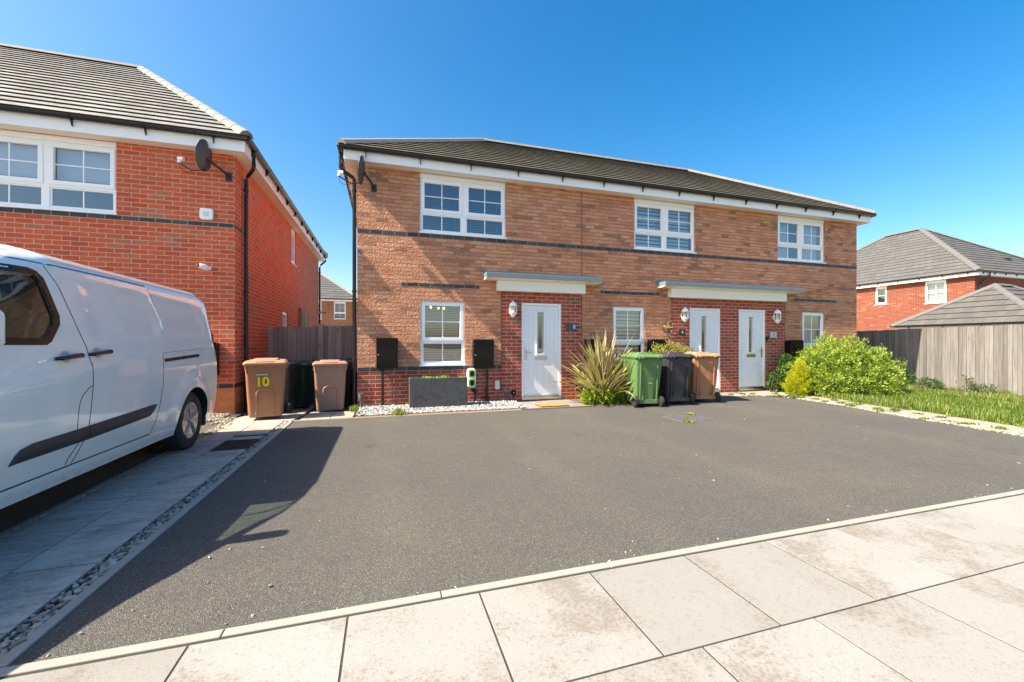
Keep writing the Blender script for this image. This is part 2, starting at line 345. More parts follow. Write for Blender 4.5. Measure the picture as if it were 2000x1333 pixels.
def window(root, org, T, u0, u1, z0, z1, lights=2, set_=.035, blind='slats', split=.36, bars=True, head=None, sill=True, seed=0, room=True, cross=(1, 1), lowbar=True):
    """white plastic casement: opening sash above, fixed pane below, glazing bars"""
    rnd = random.Random(seed); f = MB(org); n0, n1 = -set_-.06, -set_
    frame_rect(f, T, u0, u1, z0, z1, .042, n0, n1)
    if head: f.box(u0, u1, n0, n1+.012, z1+.001, head, 0, T)
    w_ = (u1-u0)/lights; glass = MB(org)
    for i in range(lights):
        a, b = u0+i*w_, u0+(i+1)*w_
        if i: f.box(a-.045, a+.045, n0, n1+.004, z0+.042, z1-.042, 0, T)
        a2, b2 = (a+.042 if i == 0 else a+.045), (b-.042 if i == lights-1 else b-.045)
        zt = z0+(z1-z0)*split if split else z0+.042
        if split:
            f.box(a2, b2, n0, n1, zt-.03, zt+.03, 0, T); frame_rect(f, T, a2, b2, z0+.042, zt-.03, .022, n0+.01, n1-.012)
            s0 = zt+.012
        else: s0 = z0+.042
        frame_rect(f, T, a2-.012, b2+.012, s0, z1-.028, .062, n0+.02, n1+.016)     # sash proud of frame
        p0, p1, q0, q1 = a2+.05, b2-.05, s0+.062, z1-.09
        glass.face([T(p0-.01, n0+.03, q0-.01), T(p1+.01, n0+.03, q0-.01), T(p1+.01, n0+.03, q1+.01), T(p0-.01, n0+.03, q1+.01)])
        if bars:
            m = (p0+p1)/2
            if cross[0]: f.box(m-.009, m+.009, n0+.022, n0+.04, q0-.002, q1+.002, 0, T)
            if cross[1]: zz = (q0+q1)/2; f.box(p0-.002, p1+.002, n0+.023, n0+.041, zz-.009, zz+.009, 0, T)
        if split:
            r0, r1, t0, t1 = a2+.022, b2-.022, z0+.064, zt-.052
            glass.face([T(r0-.005, n0+.03, t0-.005), T(r1+.005, n0+.03, t0-.005), T(r1+.005, n0+.03, t1+.005), T(r0-.005, n0+.03, t1+.005)])
            if bars and lowbar: m = (r0+r1)/2; f.box(m-.009, m+.009, n0+.022, n0+.04, t0-.002, t1+.002, 0, T)
    win = f.build('window', 'upvc', root, bevel=.003)
    glass.build('pane', 'glass', win)
    if sill:
        s = MB(org); s.box(u0-.02, u1+.02, n1, .035, z0-.028, z0-.002, 0, T); s.build('sill', 'upvc', win, bevel=.004)
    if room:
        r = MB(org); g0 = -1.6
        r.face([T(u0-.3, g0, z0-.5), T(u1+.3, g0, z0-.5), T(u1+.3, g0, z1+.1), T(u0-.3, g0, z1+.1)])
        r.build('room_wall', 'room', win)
    if blind == 'slats':
        b = MB(org); z = z1-.07
        while z > z0+.06:
            for i in range(lights):
                a, c = u0+i*w_+.07, u0+(i+1)*w_-.07; n = n0-.07
                k = rnd.uniform(-.002, .002)
                b.add([T(a, n-.012, z+.006+k), T(c, n-.012, z+.006-k), T(c, n+.012, z-.006-k), T(a, n+.012, z-.006+k)], [(0, 1, 2, 3)])
            z -= .0345
        for i in range(lights):
            for q in (.18, .82):
                u = u0+i*w_+q*w_; b.box(u-.001, u+.001, n0-.056, n0-.054, z0+.06, z1-.06, 0, T)
        b.build('blind', 'slat', win)
    elif blind == 'zebra':
        b = MB(org); z = z1-.07
        while z > z0+.05:
            b.box(u0+.06, u1-.06, n0-.075, n0-.07, z-.055, z, 0, T); z -= .085
        b.build('blind', 'slat', win)
    elif blind == 'roller':
        b = MB(org); ns = 28; zb = z0+(z1-z0)*.50
        for i in range(lights):
            a, c = u0+i*w_+.05, u0+(i+1)*w_-.05
            for k in range(ns):
                ua, ub = a+(c-a)*k/ns, a+(c-a)*(k+1)/ns
                na, nb = [n0-.08+.006*math.sin(x*9.0+seed) for x in (ua, ub)]
                b.face([T(ua, na, zb), T(ub, nb, zb), T(ub, nb, z1-.04), T(ua, na, z1-.04)])
            b.box(a, c, n0-.09, n0-.07, zb-.02, zb, 0, T)
        b.build('blind', 'slat', win, smooth=True, weld=True)
    elif blind == 'curtain':
        for (a, c) in ((u0+.06, u0+.06+(u1-u0)*.28), (u1-.06-(u1-u0)*.3, u1-.06)):
            b = MB(org); ns = 40
            for k in range(ns):
                ua, ub = a+(c-a)*k/ns, a+(c-a)*(k+1)/ns
                na, nb = [n0-.1+.02*math.sin(x*60+2*math.sin(x*11)) for x in (ua, ub)]
                b.face([T(ua, na, z0+.03), T(ub, nb, z0+.03), T(ub, nb, z1-.03), T(ua, na, z1-.03)])
            b.build('curtain', 'slat', win, smooth=True, weld=True)
    elif blind == 'net':
        b = MB(org); ns = 60; a, c = u0+.05, u1-.05
        for k in range(ns):
            ua, ub = a+(c-a)*k/ns, a+(c-a)*(k+1)/ns
            na, nb = [n0-.09+.012*math.sin(x*75+math.sin(x*20)) for x in (ua, ub)]
            b.face([T(ua, na, z0+.03), T(ub, nb, z0+.03), T(ub, nb, z0+.03+(z1-z0)*.62), T(ua, na, z0+.03+(z1-z0)*.62)])
        b.build('net_curtain', 'slat', win, smooth=True, weld=True)
    return win

def door(root, org, T, u0, u1, z0, z1, hand=-1, metal='chrome'):
    d = MB(org); n0 = -.075
    d.box(u0, u0+.05, n0, -.012, z0, z1, 0, T); d.box(u1-.05, u1, n0, -.012, z0, z1, 0, T); d.box(u0+.05, u1-.05, n0, -.012, z1-.05, z1, 0, T)
    fr = d.build('door_frame', 'upvc', root, bevel=.004)
    s = MB(org); a, b, c, e = u0+.054, u1-.054, z0+.03, z1-.054; W = b-a
    ga, gb, gc, ge = a+W*.385, a+W*.575, z0+.93, z1-.19
    nf = -.032
    # slab built of boards with V grooves, a raised rail pattern and a glazed slot
    for (p, q, r, t) in ((a, ga, c, e), (gb, b, c, e), (ga, gb, c, gc), (ga, gb, ge, e)): s.box(p, q, -.07, nf-.006, r, t, 0, T)
    xs = [a, a+W*.13, a+W*.27, ga, gb, a+W*.74, a+W*.88, b]
    for i in range(7):
        if i == 3: continue
        s.box(xs[i]+.0025, xs[i+1]-.0025, nf-.006, nf, c+.16, e-.09, 0, T)
    s.box(ga+.0025, gb-.0025, nf-.006, nf, c+.16, gc-.002, 0, T)
    s.box(a, b, nf-.006, nf+.001, c, c+.155, 0, T); s.box(a, b, nf-.006, nf+.001, e-.085, e, 0, T)
    frame_rect(s, T, ga-.03, gb+.03, gc-.03, ge+.03, .03, nf, nf+.012)
    sl_ = s.build('door', 'door', root, bevel=.002)
    g = MB(org); g.face([T(ga, nf-.03, gc), T(gb, nf-.03, gc), T(gb, nf-.03, ge), T(ga, nf-.03, ge)]); g.build('pane', 'glass', sl_)
    l = MB(org)
    for x in (ga+.028, gb-.028): l.box(x-.003, x+.003, nf-.03, nf-.022, gc, ge, 0, T)
    for z in (gc+.07, ge-.06): l.box(ga, gb, nf-.029, nf-.021, z-.003, z+.003, 0, T)
    l.build('glazing_bar', 'trim', sl_)
    k = MB(org); m = (a+b)/2 + .0; k.box(m-.15, m+.13, nf, nf+.010, z0+.80, z0+.875, 0, T); k.box(m-.13, m+.11, nf+.010, nf+.016, z0+.818, z0+.857, 0, T)
    k.build('letterbox', metal, sl_, bevel=.003)
    h = MB(org); hu = a+.045 if hand < 0 else b-.045; sg = 1 if hand < 0 else -1
    h.box(hu-.016, hu+.016, nf, nf+.012, z0+.80, z0+1.04, 0, T)
    h.tube([T(hu, nf+.01, z0+.965), T(hu, nf+.05, z0+.965), T(hu+sg*.03, nf+.055, z0+.965), T(hu+sg*.12, nf+.05, z0+.96)], .009)
    h.build('handle', 'chrome' if metal == 'chrome' else 'brass', sl_, bevel=.002)
    th = MB(org); th.box(u0, u1, -.09, .02, z0-.035, z0+.012, 0, T); th.build('threshold', 'chrome', fr)
    b2 = MB(org); b2.box(a, b, nf, nf+.03, z0+.012, z0+.05, 0, T); b2.build('weather_bar', 'chrome', sl_)
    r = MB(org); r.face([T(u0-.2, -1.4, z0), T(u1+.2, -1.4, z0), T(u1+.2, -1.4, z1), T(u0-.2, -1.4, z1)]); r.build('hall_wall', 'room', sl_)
    return sl_

def roof_slope(mb, A, B, Cc, D, n, lip=.028, mi=0, mil=1):
    """A-B along the eave, D-C along the ridge (D above A): n overlapping courses"""
    A, B, Cc, D = map(Vector, (A, B, Cc, D)); nrm = (B-A).cross(D-A).normalized()
    if nrm.z < 0: nrm = -nrm
    e = (B-A).normalized()
    for k in range(n):
        t0, t1 = k/n, (k+1)/n
        p, q, r, s_ = A.lerp(D, t0), B.lerp(Cc, t0), B.lerp(Cc, t1), A.lerp(D, t1)
        up = nrm*lip; u = [(x-A).dot(e) for x in (p, q, r, s_)]
        mb.face([p+up, q+up, r+nrm*.004, s_+nrm*.004], mi, [(u[0], k+.5), (u[1], k+.5), (u[2], k+.5), (u[3], k+.5)])
        mb.face([p, q, q+up, p+up], mil)

def ridge_run(mb, A, B, r=.11, seg=.44, mi=0, h=.07):
    A, B = Vector(A), Vector(B); L = (B-A).length; n = max(1, round(L/seg)); d = (B-A).normalized(); a = d.cross(Vector((0, 0, 1))).normalized(); up = a.cross(d).normalized()
    for i in range(n):
        p = A+d*(L*i/n-.012); q = A+d*(L*(i+1)/n+.02); k0, k1 = (1.07, .97)
        vs = []
        for pt, k in ((p, k0), (q, k1)):
            for (x, y) in ((-1, -.75), (-.62, .28), (0, .72), (.62, .28), (1, -.75)): vs.append(pt+a*x*r*k+up*(y*h*k+.012))
        mb.add(vs, [(j, j+1, 6+j, 5+j) for j in range(4)]+[(0, 1, 2, 3, 4), (5, 6, 7, 8, 9)], mi)

def gutter_run(mb, A, B, out, r=.055, step=.95, fascia=.2, brackets=True):
    """half-round gutter with brackets; out = outward unit vector"""
    A, B, out = Vector(A), Vector(B), Vector(out); d = (B-A).normalized(); ns = 8
    for rr in (r, r-.006):
        vs = []
        for pt in (A, B):
            for j in range(ns+1):
                a = math.pi+math.pi*j/ns; vs.append(pt+out*(r+math.cos(a)*rr)+Vector((0, 0, math.sin(a)*rr*1.1)))
        mb.add(vs, [(j, j+1, ns+2+j, ns+1+j) for j in range(ns)])
    for pt in (A, B): mb.add([pt+out*(r+math.cos(math.pi+math.pi*j/ns)*r)+Vector((0, 0, math.sin(math.pi+math.pi*j/ns)*r*1.1)) for j in range(ns+1)], [tuple(range(ns+1))])
    if brackets:
        L = (B-A).length; n = max(1, round(L/step))
        for i in range(n):
            c = A+d*(L*(i+.45)/n)
            for o_ in (-.014,):
                vs = []
                for h in (-.014, .014):
                    for j in range(ns+1):
                        a = math.pi+math.pi*j/ns; vs.append(c+d*h+out*(r+math.cos(a)*(r+.008))+Vector((0, 0, math.sin(a)*(r*1.1+.008))))
                mb.add(vs, [(j, j+1, ns+2+j, ns+1+j) for j in range(ns)])
                tri = [(0.002, -.03), (.002, -.15), (.02, -.15), (r*1.2, -.055)]
                vs = [c+d*h+out*x+Vector((0, 0, z)) for h in (-.006, .006) for x, z in tri]
                mb.add(vs, [(0, 1, 2, 3), (4, 5, 6, 7), (0, 1, 5, 4), (1, 2, 6, 5), (2, 3, 7, 6), (3, 0, 4, 7)])

def hip_roof(root, org, x0, x1, y0, y1, ze, xr0, xr1, yr, zr, n, mat, ridge_mat='ridge', lip=.028):
    """x0..y1 is the eave rectangle; the ridge runs along x from xr0 to xr1 at yr, zr"""
    mb = MB(org)
    roof_slope(mb, (x0, y0, ze), (x1, y0, ze), (xr1, yr, zr), (xr0, yr, zr), n, lip)
    roof_slope(mb, (x1, y1, ze), (x0, y1, ze), (xr0, yr, zr), (xr1, yr, zr), n, lip)
    roof_slope(mb, (x0, y1, ze), (x0, y0, ze), (xr0, yr, zr), (xr0, yr, zr), n, lip)
    roof_slope(mb, (x1, y0, ze), (x1, y1, ze), (xr1, yr, zr), (xr1, yr, zr), n, lip)
    rf = mb.build('roof', [mat, 'tile_lip'], root)
    r = MB(org); ridge_run(r, (xr0-.05, yr, zr+.03), (xr1+.05, yr, zr+.03))
    for (cx, cy) in ((x0, y0), (x1, y0), (x1, y1), (x0, y1)):
        rx = xr0 if cx == x0 else xr1; c0 = Vector((cx, cy, ze+.03)); ridge_run(r, c0+(Vector((rx, yr, zr))-c0)*.01, (rx, yr, zr+.03))
    r.build('ridge_tiles', ridge_mat, rf, bevel=0)
    return rf

def eaves(root, org, x0, x1, y0, y1, zs, over, fh=.2, gut_all=True):
    """fascia, soffit and gutter round wall rectangle x0..y1; zs = soffit level"""
    a, b, c, d = x0-over, x1+over, y0-over, y1+over
    f = MB(org); t = .018
    f.box(a, b, c, c+t, zs-.004, zs+fh); f.box(a, b, d-t, d, zs-.004, zs+fh); f.box(a, a+t, c+t, d-t, zs-.004, zs+fh); f.box(b-t, b, c+t, d-t, zs-.004, zs+fh)
    f.build('fascia', 'upvc', root, bevel=.002)
    s = MB(org)
    s.box(a+t, b-t, c+t, y0, zs, zs+.01); s.box(a+t, b-t, y1, d-t, zs, zs+.01); s.box(a+t, x0, y0, y1, zs, zs+.01); s.box(x1, b-t, y0, y1, zs, zs+.01)
    s.build('soffit', 'soffit', root)
    g = MB(org); z = zs+fh+.02
    gutter_run(g, (a-.06, c, z), (b+.06, c, z), (0, -1, 0)); gutter_run(g, (a, c-.06, z), (a, d+.06, z), (-1, 0, 0)); gutter_run(g, (b, c-.06, z), (b, d+.06, z), (1, 0, 0)); gutter_run(g, (a-.06, d, z), (b+.06, d, z), (0, 1, 0))
    g.build('gutter', 'gutter', root, smooth=True)

# ================================================================== TERRACED HOUSES (middle of the photo)
FY = 8.27; HX0, HX1 = -.486, 12.65; HY1 = 14.53; ZS = 4.56
ho = (HX0, FY, 0)
terrace = thing('terraced_house', 'long two-storey terrace of buff brick with three white front doors and hipped roof', 'house', ho)
Tf = front(FY)
ups = [(.661, 2.411), (5.475, 7.175), (9.769, 11.436)]
gws = [(.671, 1.551), (4.924, 5.768), (10.62, 11.436)]
doors = [(2.758, 3.66), (7.011, 7.925), (8.497, 9.357)]
holes = [(a, b, 3.375, ZS) for a, b in ups]+[(a, b, .765 if i == 0 else .8, 2.05) for i, (a, b) in enumerate(gws)]+[(a, b, .03, 2.07) for a, b in doors]
BZ = lambda c: (c-.033, c+.033)
wall(terrace, ho, Tf, HX0, HX1, -.25, ZS, holes,
     [('brick_red', HX0, HX1, -.25, .6867), ('brick_red', 2.311, 4.147, -.25, 2.32), ('brick_red', 6.46, 10.03, -.25, 2.32)], 'brick_buff', .09,
     [(HX0, HX1, *BZ(3.332)), (.313, 1.846, *BZ(2.3628)), (4.614, 6.158, *BZ(2.3628)), (10.35, 11.877, *BZ(2.3628)), (HX0, 2.305, *BZ(.7253)), (4.153, 6.45, *BZ(.7253)), (10.04, HX1, *BZ(.7253))])
m = MB(ho)
for X, y0_, y1_ in ((HX0, FY, HY1), (HX1, FY, HY1)): m.face([(X, y0_, -.25), (X, y1_, -.25), (X, y1_, ZS), (X, y0_, ZS)])
m.face([(HX0, HY1, -.25), (HX1, HY1, -.25), (HX1, HY1, ZS), (HX0, HY1, ZS)])
m.face([(HX0, FY+.2, ZS), (HX1, FY+.2, ZS), (HX1, HY1, ZS), (HX0, HY1, ZS)])
m.build('side_wall', 'brick_buff', terrace)
jm = plain('joint_sealant', (.20, .08, .05), .8)
for q in ((4.141, 4.153, 2.62, 4.55), (2.305, 2.316, 0, 2.3), (4.141, 4.153, 0, 2.3)): m = MB(ho); m.box(q[0], q[1], 8.262, 8.2725, q[2], q[3]); m.build('movement_joint', jm, terrace)
for i, (a, b) in enumerate(ups):
    window(terrace, ho, Tf, a, b, 3.40, 4.47, 2, blind=('slats', 'zebra', 'curtain')[i], head=ZS-.002, split=.37, seed=i)
window(terrace, ho, Tf, *gws[0], .795, 2.05, 1, blind='slats', split=.37, seed=5)
window(terrace, ho, Tf, *gws[1], .83, 2.05, 1, blind='zebra', split=.33, seed=6)
window(terrace, ho, Tf, *gws[2], .83, 2.05, 1, blind='net', split=.26, seed=7)
door(terrace, ho, Tf, *doors[0], .065, 2.07, -1)
door(terrace, ho, Tf, *doors[1], .065, 2.07, -1, 'brass')
door(terrace, ho, Tf, *doors[2], .065, 2.07, 1, 'brass')
eaves(terrace, ho, HX0, HX1, FY, HY1, ZS, .22, .185)
hip_roof(terrace, ho, HX0-.29, HX1+.29, FY-.29, 14.82, 4.775, 2.64, 9.55, 11.4, 6.9, 15, 'roof_main')
def canopy(x0, x1, bx0, bx1):
    c = MB(ho); c.box(bx0, bx1, 8.12, FY-.002, 2.29, 2.50); c.build('canopy_bracket_board', 'trim', terrace, bevel=.004)
    c = MB(ho)   # cream underside rising from wall board to front lip
    prof = [(FY-.003, 2.502), (8.11, 2.502), (7.97, 2.525), (7.955, 2.54), (7.955, 2.575), (FY-.003, 2.61)]
    c.prism(prof, 'x', x0+.01, x1-.01); cp = c.build('canopy', 'trim', terrace, bevel=.003)
    l = MB(ho); l.box(x0, x1, 7.94, 7.97, 2.53, 2.617); l.box(x0, x1, 7.97, FY-.003, 2.60, 2.628); l.box(x0, x0+.03, 7.97, FY-.003, 2.545, 2.599); l.box(x1-.03, x1, 7.97, FY-.003, 2.545, 2.599)
    l.box(x0, x1, FY-.012, FY-.003, 2.629, 2.71)
    l.build('lead_covering', 'lead', cp, bevel=.003)
canopy(1.92, 4.50, 2.20, 4.17); canopy(6.08, 10.27, 6.38, 9.90)
def downpipe(root, org, pts, name='downpipe', r=.034):
    p = MB(org); p.tube(pts, r, 12)
    z0_, z1_ = pts[-1][2], pts[-2][2] if len(pts) > 2 else pts[0][2]
    x, y = pts[-1][0], pts[-1][1]
    for k in range(3):
        z = z0_+.3+(z1_-z0_-.5)*k/2; p.tube([(x, y, z-.02), (x, y, z+.02)], r*1.28, 12)
    return p.build(name, 'gutter', root, smooth=True)
downpipe(terrace, ho, [(-.77, 8.22, 4.70), (-.77, 8.22, 4.46), (-.74, 8.24, 4.41), (-.57, 8.32, 4.33), (-.54, 8.325, 4.29), (-.54, 8.325, 0.0)])

# ================================================================== LEFT HOUSE
LY = 8.33; LX1 = -2.497; LX0 = -15.0; LY1 = 17.94; LZ = 4.49
lo = (LX1, LY, 0); lefth = thing('detached_house', 'tall orange red brick house behind the white van, pale grey roof tiles', 'house', lo)
Tl = front(LY)
wall(lefth, lo, Tl, LX0, LX1, -.3, LZ, [(-5.98, -4.164, 3.30, LZ)], [('brick_plinth', LX0, LX1, -.3, .4387)], 'brick_left', .09, [(LX0, LX1+.003, *BZ(3.261)), (LX0, LX1+.003, *BZ(.477))])
Ts = facing_px(LX1)
wall(lefth, lo, Ts, LY, LY1, -.4, LZ, [(12.95, 13.55, 3.45, LZ), (11.9, 12.5, 1.1, 2.05)], [('brick_plinth', LY, LY1, -.4, .4387)], 'brick_left', .09, [(LY, 9.0, *BZ(3.261)), (LY, LY1, *BZ(.477))])
m = MB(lo); m.face([(LX0, LY, -.3), (LX0, LY1, -.3), (LX0, LY1, LZ), (LX0, LY, LZ)]); m.face([(LX0, LY1, -.3), (LX1, LY1, -.3), (LX1, LY1, LZ), (LX0, LY1, LZ)])
m.face([(LX0, LY+.2, LZ), (LX1-.2, LY+.2, LZ), (LX1-.2, LY1, LZ), (LX0, LY1, LZ)]); m.build('rear_wall', 'brick_left', lefth)
window(lefth, lo, Tl, -5.98, -4.164, 3.325, 4.40, 2, blind='roller', head=LZ-.002, split=.36, seed=11)
window(lefth, lo, Ts, 12.95, 13.55, 3.48, 4.40, 1, blind=None, head=LZ-.002, split=0, bars=False, seed=12)
window(lefth, lo, Ts, 11.9, 12.5, 1.13, 2.05, 1, blind=None, split=0, bars=False, seed=13)
eaves(lefth, lo, LX0, LX1, LY, LY1, LZ, .22, .2)
hip_roof(lefth, lo, LX0-.29, LX1+.29, LY-.29, LY1+.29, 4.72, LX0+4.0, -6.03, 13.13, 8.33, 20, 'roof_left', lip=.03)
downpipe(lefth, lo, [(-2.25, 8.52, 4.64), (-2.25, 8.52, 4.42), (-2.27, 8.56, 4.37), (-2.40, 8.72, 4.28), (-2.44, 8.77, 4.24), (-2.44, 8.77, -.02)])
downpipe(lefth, lo, [(-2.22, 17.8, 4.62), (-2.22, 17.8, 4.45), (-2.40, 17.85, 4.3), (-2.44, 17.86, 4.2), (-2.44, 17.86, -.1)])

# ================================================================== FAR HOUSES
# right: brick house whose long wall faces -X
RX, RY0, RY1, RZ = 27.9, 12.87, 24.0, 4.56
ro = (RX, RY0, -.3); rh = thing('detached_house', 'bright orange brick house behind the garden fence, with grey hipped roof', 'house', ro)
Tr = facing_nx(RX)
wall(rh, ro, Tr, RY0, RY1, -.3, RZ, [(16.63, 17.22, 3.47, RZ), (13.96, 14.86, 3.32, RZ)], [], 'brick_far', .09)
m = MB(ro); m.face([(RX, RY0, -.3), (37.3, RY0, -.3), (37.3, RY0, RZ), (RX, RY0, RZ)]); m.face([(37.3, RY0, -.3), (37.3, RY1, -.3), (37.3, RY1, RZ), (37.3, RY0, RZ)]); m.face([(RX, RY1, -.3), (37.3, RY1, -.3), (37.3, RY1, RZ), (RX, RY1, RZ)])
m.face([(RX+.3, RY0, RZ), (37.3, RY0, RZ), (37.3, RY1, RZ), (RX+.3, RY1, RZ)]); m.build('side_wall', 'brick_far', rh)
window(rh, ro, Tr, 16.63, 17.22, 3.50, RZ-.06, 1, blind=None, split=0, head=RZ-.002, cross=(0, 1), seed=21)
window(rh, ro, Tr, 13.96, 14.86, 3.35, RZ-.06, 1, blind='zebra', split=0, head=RZ-.002, seed=22)
eaves(rh, ro, RX, 37.3, RY0, RY1, RZ, .25, .18)
# ridge along Y : swap axes by building slopes directly
mb = MB(ro); a0, a1, b0, b1, ze, zr = RX-.33, 37.63, RY0-.33, RY1+.33, 4.76, 8.42; xr = 32.45; ya, yb = b0+4.9, b1-4.9
roof_slope(mb, (a0, b1, ze), (a0, b0, ze), (xr, ya, zr), (xr, yb, zr), 17); roof_slope(mb, (a1, b0, ze), (a1, b1, ze), (xr, yb, zr), (xr, ya, zr), 17)
roof_slope(mb, (a0, b0, ze), (a1, b0, ze), (xr, ya, zr), (xr, ya, zr), 17); roof_slope(mb, (a1, b1, ze), (a0, b1, ze), (xr, yb, zr), (xr, yb, zr), 17)
rr_ = mb.build('roof', ['roof_far', 'tile_lip'], rh); m = MB(ro)
ridge_run(m, (xr, ya, zr+.03), (xr, yb, zr+.03), .16)
for q in ((a0, b0, ya), (a1, b0, ya), (a0, b1, yb), (a1, b1, yb)): ridge_run(m, (q[0], q[1], ze+.03), (xr, q[2], zr+.03), .16)
m.build('ridge_tiles', 'ridge_dark', rr_)
for x in (33.2, 35.0): m = MB(ro); m.box(x, x+.22, b0+1.35, b0+1.6, ze+1.05, ze+1.22); m.build('roof_vent', 'gutter', rr_)
downpipe(rh, ro, [(28.4, 12.56, 4.7), (28.4, 12.56, 4.55), (28.15, 12.78, 4.2), (28.13, 12.8, 4.1), (28.13, 12.8, -.2)], r=.045)
# garage in front of it
go = (22.25, 8.5, -.6); gar = thing('garage', 'low garage behind the right fence, grey hipped roof with broad tiles', 'garage', go)
m = MB(go); m.box(22.25, 28.5-.9, 8.5, 12.7, -.6, 1.86); m.build('wall', 'brick_far', gar)
m = MB(go); m.box(22.1, 22.115, 8.35, 12.85, 1.86, 1.95); m.build('fascia', 'soffit', gar)
mb = MB(go); gx0, gx1, gy0, gy1, ge, gt = 22.0, 27.7, 8.27, 12.95, 1.98, 3.63; gyr = (gy0+gy1)/2; h_ = (gy1-gy0)/2
roof_slope(mb, (gx0, gy1, ge), (gx0, gy0, ge), (gx0+h_, gyr, gt), (gx0+h_, gyr, gt), 7, .035)
roof_slope(mb, (gx0, gy0, ge), (gx1, gy0, ge), (gx1-h_, gyr, gt), (gx0+h_, gyr, gt), 7, .035)
roof_slope(mb, (gx1, gy0, ge), (gx1, gy1, ge), (gx1-h_, gyr, gt), (gx1-h_, gyr, gt), 7, .035)
roof_slope(mb, (gx1, gy1, ge), (gx0, gy1, ge), (gx0+h_, gyr, gt), (gx1-h_, gyr, gt), 7, .035)
grf = mb.build('roof', ['roof_gar', 'tile_lip'], gar); m = MB(go)
for c_ in ((gx0, gy0), (gx0, gy1)): ridge_run(m, (*c_, ge+.03), (gx0+h_, gyr, gt+.03), .13)
for c_ in ((gx1, gy0), (gx1, gy1)): ridge_run(m, (*c_, ge+.03), (gx1-h_, gyr, gt+.03), .13)
ridge_run(m, (gx0+h_, gyr, gt+.03), (gx1-h_, gyr, gt+.03), .13); m.build('ridge_tiles', 'ridge_dark', grf)
g = MB(go); gutter_run(g, (gx0+.06, gy0, ge-.0), (gx0+.06, gy1, ge-.0), (-1, 0, 0), step=1.1); gutter_run(g, (gx0, gy0+.06, ge), (gx1, gy0+.06, ge), (0, -1, 0)); g.build('gutter', 'gutter', gar, smooth=True)
# middle: house seen between the two front ones
mo = (-12.0, 36.4, 0); mh = thing('detached_house', 'distant brown brick house seen in the gap between the two front houses', 'house', mo)
Tm = front(36.4)
wall(mh, mo, Tm, -12, -2.2, -.2, 4.62, [(-6.12, -5.0+.16, 3.1, 4.62), (-3.92, -3.02, 3.16, 4.62)], [], 'brick_mid', .09)
m = MB(mo); m.face([(-2.2, 36.4, -.2), (-2.2, 44.4, -.2), (-2.2, 44.4, 4.6), (-2.2, 36.4, 4.6)]); m.face([(-12, 36.4, -.2), (-12, 44.4, -.2), (-12, 44.4, 4.6), (-12, 36.4, 4.6)]); m.face([(-12, 44.4, -.2), (-2.2, 44.4, -.2), (-2.2, 44.4, 4.6), (-12, 44.4, 4.6)]); m.build('side_wall', 'brick_mid', mh)
window(mh, mo, Tm, -6.12, -4.84, 3.13, 4.54, 1, blind='zebra', head=4.60, split=.36, seed=31)
window(mh, mo, Tm, -3.92, -3.02, 3.19, 4.54, 1, blind='zebra', head=4.60, split=.36, seed=32)
eaves(mh, mo, -12, -2.2, 36.4, 44.4, 4.62, .25, .16)
hip_roof(mh, mo, -12.3, -1.9, 36.05, 44.75, 4.8, -7.9, -6.2, 40.4, 7.95, 14, 'roof_far')

# ================================================================== GROUND MATERIALS
def asphalt():
    t = NT('asphalt'); p = t.pos()
    v = t.voro(p, 250, 'Color'); vs = t.sep(v)[0]; dist = t.voro(p, 250)
    base = t.ramp(vs, [(0, (.052, .050, .048)), (.55, (.090, .087, .082)), (.88, (.118, .113, .105)), (.97, (.17, .163, .15)), (1, (.26, .25, .23))])
    base = t.mix(t.math('MULTIPLY', t.math('SUBTRACT', t.noise(p, 95, 3, .7), .5, clamp=True), 2.2, clamp=True), base, (.03, .03, .03))
    big = t.noise(p, .55, 5, .6); mid = t.noise(t.map(p, (1, 1.6, 1)), 2.3, 5, .65)
    base = t.mix(t.math('MULTIPLY', t.math('SUBTRACT', big, .42, clamp=True), 2.2, clamp=True), base, t.mix(1, base, (1.30, 1.24, 1.12), 'MULTIPLY'))
    base = t.mix(t.math('MULTIPLY', t.math('SUBTRACT', mid, .52, clamp=True), 2.4, clamp=True), base, t.mix(1, base, (.78, .78, .79), 'MULTIPLY'))
    # faint wheel tracks leading in from the kerb, and darker drips
    px_, py_, _z = t.sep(p); wv_ = t.math('SINE', t.math('ADD', t.math('MULTIPLY', px_, 3.9), t.math('MULTIPLY', t.noise(p, .8, 2), 3))); tr = t.math('MULTIPLY', t.math('SUBTRACT', wv_, .55, clamp=True), t.math('MULTIPLY', t.noise(t.map(p, (3, .35, 1)), 1.2, 4, .6), 1.1), clamp=True); base = t.mix(tr, base, t.mix(1, base, (1.35, 1.3, 1.22), 'MULTIPLY'))
    dp = t.ramp(t.voro(t.map(p, (1, 1, 1), loc=(3.1, 1.7, 0)), .9), [(.0, 1), (.05, .6), (.09, 0)]); base = t.mix(t.math('MULTIPLY', dp, .5), base, (.03, .03, .03))
    # pale dusty scuffs
    sc_ = t.math('MULTIPLY', t.math('SUBTRACT', t.noise(t.map(p, (1, 3, 1), (0, 0, .4)), 3.5, 6, .7), .63, clamp=True), 5, clamp=True)
    base = t.mix(t.math('MULTIPLY', sc_, .3), base, (.24, .22, .19))
    h = t.math('ADD', t.math('MULTIPLY', dist, -1.0), t.math('MULTIPLY', t.noise(p, 330, 2), .5))
    return t.fin(base, .85, t.bump(h, .8, .005), .3)
M['asphalt'] = asphalt()
